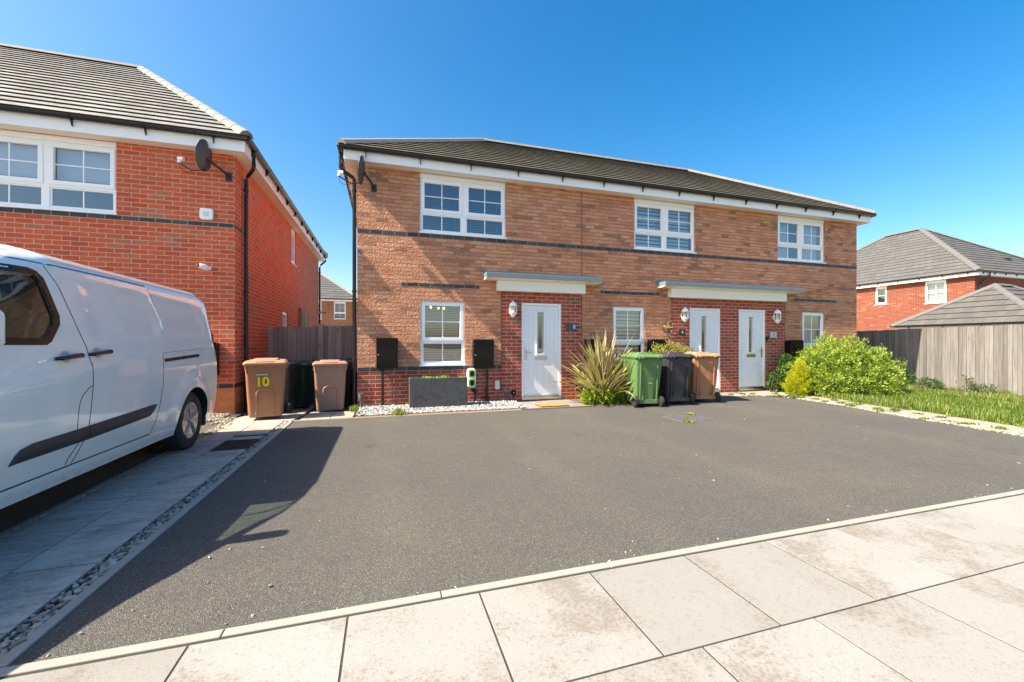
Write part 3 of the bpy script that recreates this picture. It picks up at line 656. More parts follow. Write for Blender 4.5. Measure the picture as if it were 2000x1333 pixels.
def slab_mat(name, lo, hi, stain, amt, tex=1.0, streak=0):
    t = NT(name); p = t.pos(); r = t.attr('rnd')
    q = t.n('ShaderNodeVectorMath', operation='ADD'); t.put(q.inputs[0], p); t.put(q.inputs[1], t.comb(t.math('MULTIPLY', r, 37), t.math('MULTIPLY', r, 11), r)); q = q.outputs[0]
    c = t.mix(r, lo, hi)
    c = t.mix(t.math('MULTIPLY', t.noise(q, 3, 5, .65), .5), c, t.mix(1, c, (.84, .82, .79), 'MULTIPLY'))
    big = t.noise(q, 1.7, 3, .55, dist=.4); fine = t.noise(q, 48, 4, .75); spot = t.noise(q, 13, 5, .7)
    k = t.math('ADD', t.math('ADD', big, t.math('MULTIPLY', t.math('SUBTRACT', fine, .5), .85)), t.math('MULTIPLY', t.math('SUBTRACT', spot, .5), .28))
    k = t.math('ADD', k, t.math('MULTIPLY', t.math('SUBTRACT', r, .5), .10))
    k = t.math('MULTIPLY', t.math('SUBTRACT', k, .60-amt*.1, clamp=True), 6, clamp=True)
    c = t.mix(t.math('MULTIPLY', k, amt), c, stain)
    if streak:      # riven face: drawn-out ridges and dirt
        sk = t.noise(t.map(q, (2.2, 9, 1), (0, 0, .35)), 2.2, 6, .7, dist=.8); c = t.mix(t.ramp(sk, [(.38, .75), (.55, 0)]), c, t.mix(1, c, (.62, .60, .58), 'MULTIPLY'))
    wv = t.n('ShaderNodeTexVoronoi'); t.put(wv.inputs['Vector'], t.map(p, (1, 1, 1), (0, 0, .3))); wv.inputs['Scale'].default_value = 150*tex; wv.inputs['Randomness'].default_value = .35
    c = t.mix(t.math('MULTIPLY', t.math('LESS_THAN', fine, .42), .32), c, stain)
    h = t.math('ADD', wv.outputs['Distance'], t.math('MULTIPLY', t.noise(q, 25, 5, .6), 2.0))
    return t.fin(c, .8, t.bump(h, .22, .004), .35)
M['slab'] = slab_mat('pale_paving', (.24, .236, .228), (.285, .282, .275), (.155, .126, .10), .72)
M['slab_path'] = slab_mat('grey_paving', (.41, .37, .32), (.50, .455, .40), (.26, .225, .185), .7, streak=1)
M['slab_old'] = slab_mat('weathered_paving', (.26, .24, .21), (.32, .295, .26), (.30, .27, .2), .7)
M['kerb'] = plain('concrete_edging', (.28, .265, .24), .8, .16, 6, .3)
M['bed'] = plain('dark_joint_bed', (.04, .034, .027), .95, .4, 30, .5)
M['soil'] = plain('dry_soil', (.13, .09, .055), .95, .4, 12, .8)
M['earth'] = plain('rough_ground', (.27, .25, .20), .95, .3, 2, .5)
def stone_mat(name, stops):
    t = NT(name); p = t.pos(); r = t.attr('rnd'); c = t.ramp(r, stops)
    c = t.mix(t.math('MULTIPLY', t.noise(p, 120, 3), .3), c, t.mix(1, c, (.6, .6, .6), 'MULTIPLY')); return t.fin(c, .75, t.bump(t.noise(p, 200, 3), .3, .002), .35)
M['gravel'] = stone_mat('white_grey_chippings', [(0, (.05, .06, .075)), (.25, (.12, .135, .15)), (.4, (.36, .36, .35)), (.75, (.48, .475, .46)), (1, (.58, .57, .55))])
M['gravel_warm'] = stone_mat('buff_pebbles', [(0, (.14, .115, .085)), (.4, (.28, .245, .2)), (.8, (.38, .345, .3)), (1, (.47, .44, .39))])
M['cast_iron'] = plain('cast_iron', (.018, .021, .024), .6, .3, 20, .5)
M['galv'] = plain('galvanised_cover', (.16, .155, .17), .5, .25, 20, .4, .3)

# ================================================================== GROUND
rs = np.random.RandomState(5)
def poly_slab(name, pts, z, th, mat, kind='structure'):
    m = MB((0, 0, 0)); n = len(pts); m.add([(x, y, z) for x, y in pts]+[(x, y, z-th) for x, y in pts], [tuple(range(n))]+[(i, (i+1) % n, n+(i+1) % n, n+i) for i in range(n)])
    o = m.build(name, mat); o['kind'] = kind; return o
g = MB(); g.face([(-220, -120, -.32), (260, -120, -.32), (260, 320, -.32), (-220, 320, -.32)]); struct(g.build('ground', 'earth'))
edge = [(7.75, 2.056), (7.99, 3.2), (8.11, 3.8), (8.22, 4.5), (8.37, 5.2), (8.55, 5.9), (8.64, 6.6), (8.60, 7.1), (8.35, 7.55)]
poly_slab('driveway', [(-1.36, 2.056)]+edge+[(7.3, 7.5), (5.4, 7.2), (3.8, 7.19), (-1.36, 7.19)], -.006, .2, 'asphalt')
poly_slab('side_driveway', [(-9.8, 2.056), (-2.36, 2.056), (-2.36, 7.6), (-9.8, 7.6)], -.006, .2, 'asphalt')
poly_slab('road', [(-60, -14), (60, -14), (60, -.62), (-60, -.62)], -.09, .2, 'asphalt')
poly_slab('bedding', [(-20, -.6), (22, -.6), (22, 2.0), (-20, 2.0)], -.003, .2, 'bed')
poly_slab('path_bedding', [(-2.36, 2.0), (-1.36, 2.0), (-1.36, 7.33), (-2.36, 7.33)], -.019, .2, 'bed')
poly_slab('house_apron', [(-2.5, 7.3), (-.3, 7.3), (-.3, 7.45), (-2.5, 7.45)], -.02, .2, 'bed')
poly_slab('footpath_bed', edge+[(8.4, 8.27), (10.0, 8.27), (9.5, 7.1), (9.28, 5.8), (9.04, 4.8), (8.98, 4.1), (8.75, 2.056)], -.014, .2, 'bed')
m = MB(); m.face([(14.2, -4, -.085), (15.45, -4, -.11), (15.45, 14, -.11), (14.2, 14, -.085)]); struct(m.build('verge_path', 'asphalt'))
poly_slab('planting_bed', [(3.8, 7.25), (5.4, 7.25), (7.2, 7.55), (8.4, 7.6), (8.4, 8.27), (3.8, 8.27)], -.003, .2, 'soil')

def slab_field(name, boxes, mat, bevel=.004, th=.04, jit=.0015):
    """boxes: list of 4-corner ground polygons with height; every slab gets its own tone"""
    m = MB(); rn = []
    for q in boxes:
        r = rs.rand(); z = q[4] if len(q) > 4 else 0; n = 4; dz = rs.uniform(-jit, jit)
        zz = [z(p)+dz if callable(z) else z+dz for p in q[:4]]
        m.add([(p[0], p[1], h) for p, h in zip(q[:4], zz)]+[(p[0], p[1], h-th) for p, h in zip(q[:4], zz)], [(0, 1, 2, 3)]+[(i, (i+1) % 4, 4+(i+1) % 4, 4+i) for i in range(4)]); rn += [r]*5
    o = m.build(name, mat, bevel=bevel); a = o.data.attributes.new('rnd', 'FLOAT', 'FACE'); a.data.foreach_set('value', rn); o['kind'] = 'structure'; return o
B = []; g_ = .0045
def rect(x0, x1, y0, y1, z=0): return [(x0+g_, y0+g_), (x1-g_, y0+g_), (x1-g_, y1-g_), (x0+g_, y1-g_), z]
for row, (y0, y1, off) in enumerate([(1.37, 1.988, -.156), (.745, 1.37, 1.221), (.12, .745, -.156), (-.5, .12, 1.221)]):
    for k in range(-24, 34): x = off+k*.6; B.append(rect(x, x+.6, y0, y1))
slab_field('pavement', B, 'slab', bevel=.0012, jit=.0007)
B = []
for col, (x0, x1, off) in enumerate([(-2.30, -1.905, 0), (-1.905, -1.515, .27)]):
    y = 1.99-off
    while y < 7.3:
        a, b = max(y, 1.99), min(y+.58, 7.32)
        if b-a > .05 and not (col == 1 and 5.3 < (a+b)/2 < 6.1): B.append(rect(x0, x1, a, b))
        y += .58
B += [rect(-1.905, -1.515, 5.13, 5.47), rect(-1.905, -1.515, 6.02, 6.2)]
slab_field('side_path', B, 'slab_path', jit=.003)
B = []; slope = lambda p: -.005 if p[1] < 7.6 else -.005-(p[1]-7.6)*.062
for x0, x1 in ((-2.47, -1.95), (-1.95, -1.38), (-1.30, -.85), (-.85, -.50)):
    y = 7.34
    while y < 10.3: B.append(rect(x0, x1, y, y+.5, slope)); y += .5
slab_field('rear_path', B, 'slab_path', jit=.002)
m = MB()
m.face([(-2.5, 7.4, -.03), (-.48, 7.4, -.03), (-.48, 10.6, -.22), (-2.5, 10.6, -.22)]); struct(m.build('rear_path_bed', 'bed'))
m = MB()   # concrete edgings
k = -9.8
while k < 9: m.box(k+.002, k+.912, 2.002, 2.054, -.1, .002); k += .915
struct(m.build('kerb', 'kerb', bevel=.004)); m = MB(); k = 2.056
while k < 7.15: m.box(-1.415, -1.362, k+.002, min(k+.912, 7.18), -.1, .006); m.box(-2.36, -2.31, k+.002, min(k+.912, 7.18), -.1, .001); k += .915
struct(m.build('path_edging', 'kerb', bevel=.004))
m = MB(); m.box(-.45, 2.5, 7.285, 7.30, -.1, .012); m.box(2.5, 3.85, 7.265, 7.28, -.1, .006); m.box(3.85, 5.4, 7.215, 7.235, -.1, .008); struct(m.build('bed_edging', plain('terracotta_edging', (.36, .23, .15), .8, .2, 8), bevel=.002))
# slotted channel drain
dr = MB((-1.36, 7.24, 0)); x = -1.36
dr.box(-1.36, 2.4, 7.195, 7.212, -.08, .001); dr.box(-1.36, 2.4, 7.262, 7.28, -.08, .001); dr.box(-1.36, 2.4, 7.212, 7.262, -.08, -.02)
while x < 2.4: dr.box(x, x+.016, 7.213, 7.261, -.02, 0); x += .03
tag(dr.build('channel_drain', plain('drain_concrete', (.36, .28, .2), .8, .3, 20)), 'narrow slotted channel drain between the asphalt drive and house gravel', 'drain')
# step and slabs by the doors
B = [rect(2.55, 3.15, 7.29, 7.75), rect(3.15, 3.8, 7.29, 7.75), rect(2.55, 3.15, 7.75, 8.24), rect(3.15, 3.8, 7.75, 8.24)]
slab_field('door_step', B, 'slab')
poly_slab('step_bed', [(2.52, 7.285), (3.82, 7.285), (3.82, 8.27), (2.52, 8.27)], -.02, .1, 'bed')
B = [rect(8.42, 9.0, 7.45, 7.8, .002), rect(9.0, 9.6, 7.4, 7.8, .002), rect(8.42, 9.0, 7.8, 8.24, .012), rect(9.0, 9.6, 7.8, 8.24, .012), rect(7.0, 7.6, 7.8, 8.24, .002), rect(7.6, 8.2, 7.8, 8.24, .002)]
def ex(y, d=0):
    ys = [p[1] for p in edge[:7]]; xs = [p[0] for p in edge[:7]]; return float(np.interp(y, ys, xs))+d
y = 2.06
while y < 7.2:
    a, b = y+.004, y+.596; z = rs.uniform(-.004, .004); B.append([(ex(a, .24), a), (ex(a, .84), a), (ex(b, .84), b), (ex(b, .24), b), z]); y += .6
slab_field('footpath', B, 'slab_old', jit=.006)

# ---- loose stones: one mesh per bed
ICO_V, ICO_F = None, None
def _ico():
    bm = bmesh.new(); bmesh.ops.create_icosphere(bm, subdivisions=1, radius=1); v = np.array([x.co[:] for x in bm.verts]); f = np.array([[q.index for q in fc.verts] for fc in bm.faces]); bm.free(); return v, f
ICO_V, ICO_F = _ico()
def stones(name, pts, smin, smax, mat, kind='stuff', label=None, flat=.6, seed=1):
    r = np.random.RandomState(seed); n = len(pts); pts = np.array(pts)
    s = r.uniform(smin, smax, n); V = ICO_V[None]*(1+r.uniform(-.28, .28, (n, len(ICO_V), 1)))
    V = V*np.stack([r.uniform(.7, 1.25, n), r.uniform(.6, 1.0, n), r.uniform(.4, .8, n)*flat/.6], 1)[:, None]
    a = r.uniform(0, 6.28, n); c_, s_ = np.cos(a), np.sin(a); b = r.uniform(-.6, .6, n); cb, sb = np.cos(b), np.sin(b)
    x, y, z = V[..., 0], V[..., 1], V[..., 2]; y, z = y*cb[:, None]-z*sb[:, None], y*sb[:, None]+z*cb[:, None]
    V = np.stack([x*c_[:, None]-y*s_[:, None], x*s_[:, None]+y*c_[:, None], z], 2)*s[:, None, None]+pts[:, None]
    F = ICO_F[None]+(np.arange(n)*len(ICO_V))[:, None, None]
    rn = np.repeat(r.rand(n), len(ICO_F))
    o = raw_mesh(name, V.reshape(-1, 3), F.reshape(-1, 3), mat, attrs={'rnd': rn})
    o['kind'] = kind; return o
def scatter(poly_x, poly_y, n, seed, zf):
    r = np.random.RandomState(seed); x = r.uniform(*poly_x, n); y = r.uniform(*poly_y, n); return [(a, b, zf(a, b, r)) for a, b in zip(x, y)]
poly_slab('gravel_bed', [(-.48, 7.3), (2.52, 7.3), (2.52, 8.27), (-.48, 8.27)], .012, .1, 'bed')
pts = [p for p in scatter((-.44, 2.56), (7.31, 8.25), 9500, 3, lambda a, b, r: .016+.022*min(1, (b-7.3)*3)*r.rand()+.006) if p[0] < 2.5+.1*math.sin(p[1]*30)-(p[1]-7.3)*.12+.15]
stones('gravel', pts, .011, .020, 'gravel', seed=3)
pts = scatter((-1.512, -1.417), (2.0, 7.25), 1300, 4, lambda a, b, r: -.012+.012*r.rand())+scatter((-2.312, -2.298), (2.0, 7.0), 250, 5, lambda a, b, r: -.01)+scatter((-2.36, -2.2), (6.2, 7.3), 120, 6, lambda a, b, r: .004)
stones('path_gravel', pts, .010, .024, 'gravel_warm', seed=4)
pts = scatter((-3.4, -2.52), (7.55, 8.3), 1500, 7, lambda a, b, r: .004+.012*r.rand()); poly_slab('gravel_margin', [(-16, 7.6), (-2.36, 7.6), (-2.36, 8.33), (-16, 8.33)], -.006, .1, 'bed')
pts += scatter((-2.5, -2.3), (7.3, 7.8), 150, 8, lambda a, b, r: .006); stones('gravel', pts, .010, .020, 'gravel_warm', seed=8)
pts = []; r_ = np.random.RandomState(9)
for i in range(5200):
    y = r_.uniform(2.06, 7.5); x = ex(min(y, 6.9))+.01+.24*r_.rand()+(0 if y < 6.9 else r_.uniform(0, .5)); pts.append((x, y, -.008+.012*r_.rand()))
pts += scatter((6.6, 9.8), (7.55, 7.85), 1300, 11, lambda a, b, r: .002)
stones('pebble_strip', pts, .010, .022, 'gravel_warm', seed=9)
pts = [(-1.1, 2.32, .002), (-1.22, 2.2, .002), (-1.02, 2.25, .003), (-.86, 2.48, .002), (-1.0, 2.7, .002), (-.95, 2.76, .002), (-.55, 2.35, .002), (.1, 2.9, .002), (-.2, 3.1, 0), (.9, 2.7, 0), (1.6, 3.3, 0), (2.8, 3.0, 0)]+scatter((-1.2, 8), (2.2, 7), 70, 12, lambda a, b, r: -.003)
pts += [(rs.uniform(-1.3, 8), 2.06+abs(rs.normal())*.035, -.004) for _ in range(40)]+[(rs.uniform(-1.3, 8), 1.994+rs.uniform(-.004, .004), -.006) for _ in range(12)]
stones('loose_stones', pts, .004, .010, 'gravel_warm', seed=12)
# channel grate in the side path
gr = MB((-1.7, 5.75, 0)); gr.box(-1.885, -1.53, 5.49, 5.50, -.03, .001); gr.box(-1.885, -1.53, 6.0, 6.01, -.03, .001); gr.box(-1.885, -1.875, 5.5, 6.0, -.03, .001); gr.box(-1.54, -1.53, 5.5, 6.0, -.03, .001)
gr.box(-1.875, -1.54, 5.5, 6.0, -.0175, -.0165)
x = -1.87
while x < -1.55: gr.box(x, x+.011, 5.5, 6.0, -.016, -.001); x += .021
for y in (5.66, 5.84): gr.box(-1.875, -1.54, y, y+.01, -.022, -.004)
tag(gr.build('drain_grate', 'cast_iron', bevel=.001), 'black slatted iron drain grate let into the side path beside the van', 'drain grate')
mc = MB((4.75, 5.62, 0)); mc.box(4.42, 5.08, 5.36, 5.88, -.03, -.001)
for i in range(22):
    for j in range(17):
        if (i+j) % 2 == 0: mc.box(4.45+i*.028, 4.472+i*.028, 5.385+j*.028, 5.392+j*.028, -.001, .003)
        else: mc.box(4.457+i*.028, 4.464+i*.028, 5.377+j*.028, 5.40+j*.028, -.001, .003)
tag(mc.build('manhole_cover', 'galv'), 'grey patterned manhole cover in the asphalt in front of the wheelie bins', 'manhole cover')

# ================================================================== FENCES
def wood_mat(name, a, b, knots=(.10, .07, .05)):
    t = NT(name); p = t.pos(); r = t.attr('rnd'); q = t.n('ShaderNodeVectorMath', operation='ADD'); t.put(q.inputs[0], p); t.put(q.inputs[1], t.comb(t.math('MULTIPLY', r, 13), t.math('MULTIPLY', r, 29), t.math('MULTIPLY', r, 5))); q = q.outputs[0]
    gr_ = t.noise(t.map(q, (26, 26, 1.3)), 1, 5, .65, dist=.6)
    c = t.mix(t.ramp(gr_, [(.3, 0), (.7, 1)]), a, b)
    c = t.mix(t.math('MULTIPLY', r, 1.0), c, t.mix(1, c, (.62, .60, .60), 'MULTIPLY'))
    kn = t.voro(t.map(q, (4.5, 4.5, 1.6)), 1.15); c = t.mix(t.ramp(kn, [(.0, 1), (.09, .55), (.15, 0)]), c, knots)
    st = t.noise(t.map(q, (3, 3, .6)), 1.4, 4, .6); c = t.mix(t.math('MULTIPLY', t.math('SUBTRACT', st, .48, clamp=True), 2, clamp=True), c, t.mix(1, c, (1.3, 1.22, 1.1), 'MULTIPLY'))
    return t.fin(c, .85, t.bump(gr_, .35, .004), .25)
M['wood_grey'] = wood_mat('silvered_fence_board', (.13, .124, .12), (.25, .24, .235))
M['wood_brown'] = wood_mat('brown_grey_fence_board', (.36, .285, .23), (.52, .44, .37))
M['wood_pallet'] = wood_mat('pallet_wood', (.32, .2, .13), (.46, .32, .23))
def boards(root, org, T, u0, u1, z0, z1f, bw, mat, seed, name='boards', gap=.004, overlap=True):
    r = random.Random(seed); m = MB(org); rn = []; u = u0; i = 0
    while u < u1-.02:
        w_ = min(bw*r.uniform(.96, 1.04), u1-u); zt = z1f(u)+r.uniform(-.006, .006); n = .004*(i % 2)+r.uniform(0, .003)
        m.add([T(u, n, z0), T(u+w_-gap, n+(.010 if overlap else 0), z0), T(u+w_-gap, n+(.010 if overlap else 0), zt), T(u, n, zt), T(u, n-.02, z0), T(u+w_-gap, n-.02, z0), T(u+w_-gap, n-.02, zt), T(u, n-.02, zt)],
              [(0, 1, 2, 3), (4, 5, 6, 7), (0, 1, 5, 4), (1, 2, 6, 5), (2, 3, 7, 6), (3, 0, 4, 7)]); rn += [r.random()]*6; u += w_; i += 1
    o = m.build(name, mat, root); a = o.data.attributes.new('rnd', 'FLOAT', 'FACE'); a.data.foreach_set('value', rn); return o
of = (15.4, 5, -.1); fr = thing('garden_fence', 'tall weathered grey close-board fence along the right behind the grass', 'fence', of)
boards(fr, of, facing_nx(15.4), -6, 12.4, -.13, lambda u: 1.22+1.0845*(.54-.0175*(u/1.0845+.2)), .088, 'wood_grey', 4, gap=.009)
for z in (.3, .95, 1.5): m = MB(of); m.box(15.43, 15.48, -6, 12.4, z, z+.09); m.build('rail', 'wood_grey', fr)
ogt = (-1.95, 10.4, -.17); gt = thing('garden_gate', 'grey boarded gate closing the gap between the houses behind the bins', 'gate', ogt)
boards(gt, ogt, front(10.4), -2.46, -1.45, -.15, lambda u: 1.58+.02*(u+2.4), .095, 'wood_brown', 6)
for z in (.1, 1.3): m = MB(ogt); m.box(-2.46, -1.45, 10.42, 10.46, z, z+.1); m.build('rail', 'wood_brown', gt)
m = MB(ogt); m.box(-1.56, -1.535, 10.375, 10.383, .72, .94); m.tube([(-1.55, 10.38, .9), (-1.55, 10.35, .88), (-1.55, 10.35, .76), (-1.55, 10.38, .74)], .006, 8); m.build('handle', 'galv', gt)
o2 = (-1.0, 10.4, -.17); f2 = thing('garden_fence', 'short brown grey boarded fence panel between the gate and the terrace', 'fence', o2)
boards(f2, o2, front(10.4), -1.34, -.49, -.15, lambda u: 1.625, .095, 'wood_brown', 9)
m = MB(o2); m.box(-1.445, -1.345, 10.37, 10.47, -.17, 1.66); m.build('post', 'wood_brown', f2, bevel=.004)

# ================================================================== WHEELIE BINS
def rrect(w_, d, r, n=4):
    pts = []
    for cx, cy, a0 in ((w_/2-r, d/2-r, 0), (-w_/2+r, d/2-r, 90), (-w_/2+r, -d/2+r, 180), (w_/2-r, -d/2+r, 270)):
        for k in range(n+1): a = R(a0+90*k/n); pts.append((cx+r*math.cos(a), cy+r*math.sin(a)))
    return pts
def loft(mb, secs, mi=0, caps=True):
    """secs: (z, w, d, r, yoff)"""
    rings = [[(x, y+s[4], s[0]) for x, y in rrect(s[1], s[2], s[3])] for s in secs]; n = len(rings[0])
    vs = [p for rg in rings for p in rg]; fs = [(i*n+j, i*n+(j+1) % n, (i+1)*n+(j+1) % n, (i+1)*n+j) for i in range(len(rings)-1) for j in range(n)]
    if caps: fs += [tuple(range(n)), tuple(range((len(rings)-1)*n, len(rings)*n))]
    mb.add(vs, fs, mi)
def bin_plastic(name, col, rough=.42):
    t = NT(name); p = t.obj(); n1 = t.noise(p, 2.5, 5, .6); st = t.noise(t.map(p, (7, 7, .8)), 2, 4, .6)
    c = t.mix(n1, tuple(x*.86 for x in col), tuple(min(1, x*1.12) for x in col))
    dirt = t.math('MULTIPLY', t.math('SUBTRACT', st, .5, clamp=True), 1.3, clamp=True); c = t.mix(dirt, c, tuple(.5*x+.08 for x in col))
    z = t.sep(p)[2]; low = t.math('MULTIPLY', t.math('SUBTRACT', .28, z, clamp=True), t.math('MULTIPLY', t.noise(p, 9, 4), 2.4), clamp=True)
    c = t.mix(low, c, (.2, .17, .13)); return t.fin(c, t.math('ADD', rough, t.math('MULTIPLY', dirt, .4)), t.bump(t.noise(p, 160, 3), .12, .002), .45)
M['bin_brown'] = bin_plastic('brown_bin_plastic', (.38, .165, .085)); M['bin_rose'] = bin_plastic('faded_brown_bin_plastic', (.38, .20, .145))
M['bin_green'] = bin_plastic('green_bin_plastic', (.095, .195, .068)); M['bin_dkgreen'] = bin_plastic('dark_green_bin_plastic', (.02, .085, .05), .3)
M['bin_black'] = bin_plastic('charcoal_bin_plastic', (.035, .035, .042)); M['tyre'] = plain('rubber', (.02, .02, .021), .75, .3, 15, .3)
M['lid_brown'] = bin_plastic('sun_faded_brown_lid', (.46, .23, .135))
def wheelie_bin(label, col, lid, loc, rz, group, hh=1.0, arch=True):
    root = thing('wheelie_bin', label, 'wheelie bin', loc, rz, group); b = MB(); k = hh/1.06
    loft(b, [(.045*k, .455, .47, .05, -.04), (.075*k, .47, .50, .055, -.035), (.20*k, .48, .53, .055, -.03), (.34*k, .50, .575, .055, -.02), (.62*k, .525, .63, .05, -.01), (.86*k, .545, .675, .045, 0), (.915*k, .55, .685, .045, 0), (.918*k, .575, .71, .045, 0), (.955*k, .58, .715, .04, 0)])
    # front arch relief and corner ribs
    def fy(z): return -.0+(-.01 if z > .5*k else -.02)-.0+(-(.53+(.685-.53)*max(0, min(1, (z/k-.2)/.7)))/2)+.002
    if arch:
        for s_, (wd, top) in enumerate(((.115, .52), )):
            pts = [(-wd-.01, fy(.09*k), .09*k)]+[(-wd, fy(z), z) for z in (.2*k, .35*k, .46*k)]+[(-wd*math.cos(a), fy(top*k), (top-.05)*k+.055*math.sin(a)) for a in [R(x) for x in (35, 65, 90, 115, 145)]]+[(wd, fy(z), z) for z in (.46*k, .35*k, .2*k)]+[(wd+.01, fy(.09*k), .09*k)]
            b.tube([(x_, y_-.007, z_) for x_, y_, z_ in pts], .018, 8)
        loft(b, [(.10*k, .19, .02, .009, fy(.10*k)+.004), (.3*k, .17, .02, .009, fy(.3*k)+.004), (.48*k, .13, .02, .009, fy(.48*k)+.006)])
    for sx in (-1, 1):
        b.prism([(-.26*sx-.012, .92*k), (-.26*sx+.012, .92*k), (-.245*sx+.008, .79*k), (-.245*sx-.004, .79*k)], 'y', -.355, -.33)
        for q in (-.22, -.05, .12, .27): b.box(sx*.27, sx*.289, q-.006, q+.006, .83*k, .925*k)
    for q in (-.12, 0, .12): b.box(q-.004, q+.004, -.354, -.34, .86*k, .925*k)
    # back: upright channel ribs and axle housing
    for q in (-.17, .17): b.prism([(.26, .1*k), (.285, .1*k), (.345, .9*k), (.325, .9*k)], 'x', q-.012, q+.012)
    b.prism([(.21, .1*k), (.255, .1*k), (.325, .86*k), (.30, .86*k)], 'x', -.10, .10)
    b.box(-.24, .24, .20, .27, .06*k, .14*k)
    body = b.build('body', col, root, bevel=.004, smooth=True)
    h = MB(); h.tube([(-.22, .395, .955*k), (.22, .395, .955*k)], .014, 10)
    for q in (-.22, -.075, .075, .22): h.prism([(.33, .90*k), (.352, .90*k), (.412, .94*k), (.412, .975*k), (.35, .975*k), (.33, .96*k)], 'x', q-.013, q+.013)
    h.build('handle', col, root, bevel=.003, smooth=True)
    l = MB(); z = .956*k
    loft(l, [(z-.018, .60, .74, .045, 0), (z+.012, .605, .745, .05, 0), (z+.022, .59, .73, .05, 0), (z+.045, .54, .66, .06, .01), (z+.052, .50, .60, .06, .015)])
    loft(l, [(z+.05, .36, .44, .04, -.03), (z+.075, .34, .41, .04, -.02), (z+.078, .30, .38, .04, -.02)])
    l.box(-.13, .13, -.36, -.33, z+.018, z+.04)
    for q in (-.15, .15): l.prism([(.30, z+.02), (.41, z-.03), (.43, z-.01), (.42, z+.03), (.31, z+.055)], 'x', q-.035, q+.035)
    l.build('lid', lid, root, bevel=.004, smooth=True)
    for sx in (-1, 1):
        wv = MB(); x = sx*.265
        wv.lathe([(.035, -.03), (.085, -.032), (.099, -.022), (.101, 0), (.099, .022), (.085, .032), (.06, .026), (.035, .028), (.03, .034), (0.0001, .035)], (x, .27, .101), 'x', 20)
        wv.build('wheel', 'tyre', root, smooth=True)
    return root
GB = 'wheelie bins in the gap between the houses'; GF = 'wheelie bins on the drive in front of the doors'
b10 = wheelie_bin('brown wheelie bin with a yellow 10 on its front, beside the left house', 'bin_brown', 'lid_brown', (-1.86, 7.76, 0), R(9), GB, .99)
M['yellow'] = plain('yellow_sticker', (.75, .66, .02), .5, .08, 20); M['sticker'] = plain('grey_sticker', (.45, .42, .42), .5, .3, 60)
_ft = lambda dx, z0_: (lambda u, n, z: (u+dx, -.345-n-(z+z0_-.60)*.10, z+z0_))
text_obj('10', .20, 'yellow', _ft(-.035, .605), .003, b10, 'number', .006, .95)
m = MB(); m.box(-.115, .045, -.356, -.345, .71, .735); m.build('sticker', 'sticker', b10)
wheelie_bin('black wheelie bin half hidden right behind the brown number 10 bin', 'bin_black', 'bin_black', (-1.91, 8.74, -.07), R(176), GB, .99, False)
wheelie_bin('dark green wheelie bin in the shade against the grey gate', 'bin_dkgreen', 'bin_dkgreen', (-1.74, 9.62, -.13), R(170), GB, 1.0, False)
wheelie_bin('faded brown wheelie bin without a number, beside the black downpipe', 'bin_rose', 'bin_rose', (-.98, 8.56, -.06), R(6), GB, .99)
wheelie_bin('black wheelie bin hidden behind the faded brown one by the terrace wall', 'bin_black', 'bin_black', (-.85, 9.4, -.11), R(-8), GB, 1.04, False)
wheelie_bin('green wheelie bin, leftmost of the three standing on the asphalt drive', 'bin_green', 'bin_green', (4.87, 7.1, 0), R(172), GF, 1.06, False)
wheelie_bin('charcoal wheelie bin between the green one and the brown one', 'bin_black', 'bin_black', (5.66, 7.2, 0), R(170), GF, 1.06, False)
wheelie_bin('brown wheelie bin with orange faded lid, rightmost of three on the drive', 'bin_brown', 'lid_brown', (6.42, 7.3, 0), R(165), GF, 1.06, False)

# ================================================================== THINGS FIXED TO THE FRONTS
def meter_box(label, x0, x1, z0, z1, Yw, group='black meter boxes on the walls', pipe=True, d=.2):
    o = ((x0+x1)/2, Yw, z0); root = thing('meter_box', label, 'meter box', o, 0, group); T = front(Yw)
    b = MB(o); b.box(x0+.01, x1-.01, 0, d-.025, z0+.01, z1-.01, T=T); b.build('case', 'blackbox', root, bevel=.006)
    b = MB(o); b.box(x0, x1, d-.025, d-.008, z0, z1, T=T); b.box(x0+.02, x1-.02, d-.008, d, z0+.02, z1-.02, T=T); dr_ = b.build('door', 'blackbox', root, bevel=.008)
    b = MB(o); b.lathe([(.012, 0), (.012, .006), (0.0001, .007)], T(x0+.035, d+.005, (z0+z1)/2-.03), 'y', 12); b.build('lock', 'chrome', dr_)
    if pipe:
        b = MB(o); x = x0+.11 if pipe == 1 else x1-.11; b.tube([T(x, .04, z0+.02), T(x, .04, .02)], .022, 10); b.tube([T(x, .04, .14), T(x, .04, .17)], .03, 10); b.build('conduit', 'gutter', root, smooth=True)
    return root
meter_box('shiny black meter box left of the terrace ground-floor window', -.143, .241, .75, 1.318, FY, pipe=1)
meter_box('black meter box between the terrace left window and the number 8 door', 1.69, 2.106, .73, 1.295, FY, pipe=2)
meter_box('black meter box half hidden behind the tall spiky plant', 4.2, 4.58, .75, 1.31, FY)
meter_box('black meter box above the red-tipped shrub behind the bins', 5.81, 6.25, .75, 1.31, FY)
meter_box('black meter box right of the rightmost front door, behind the yellow conifer', 9.99, 10.42, .70, 1.30, FY)
meter_box('tall black meter box on the orange red wall behind the van', -3.13, -2.71, .66, 1.235, LY)

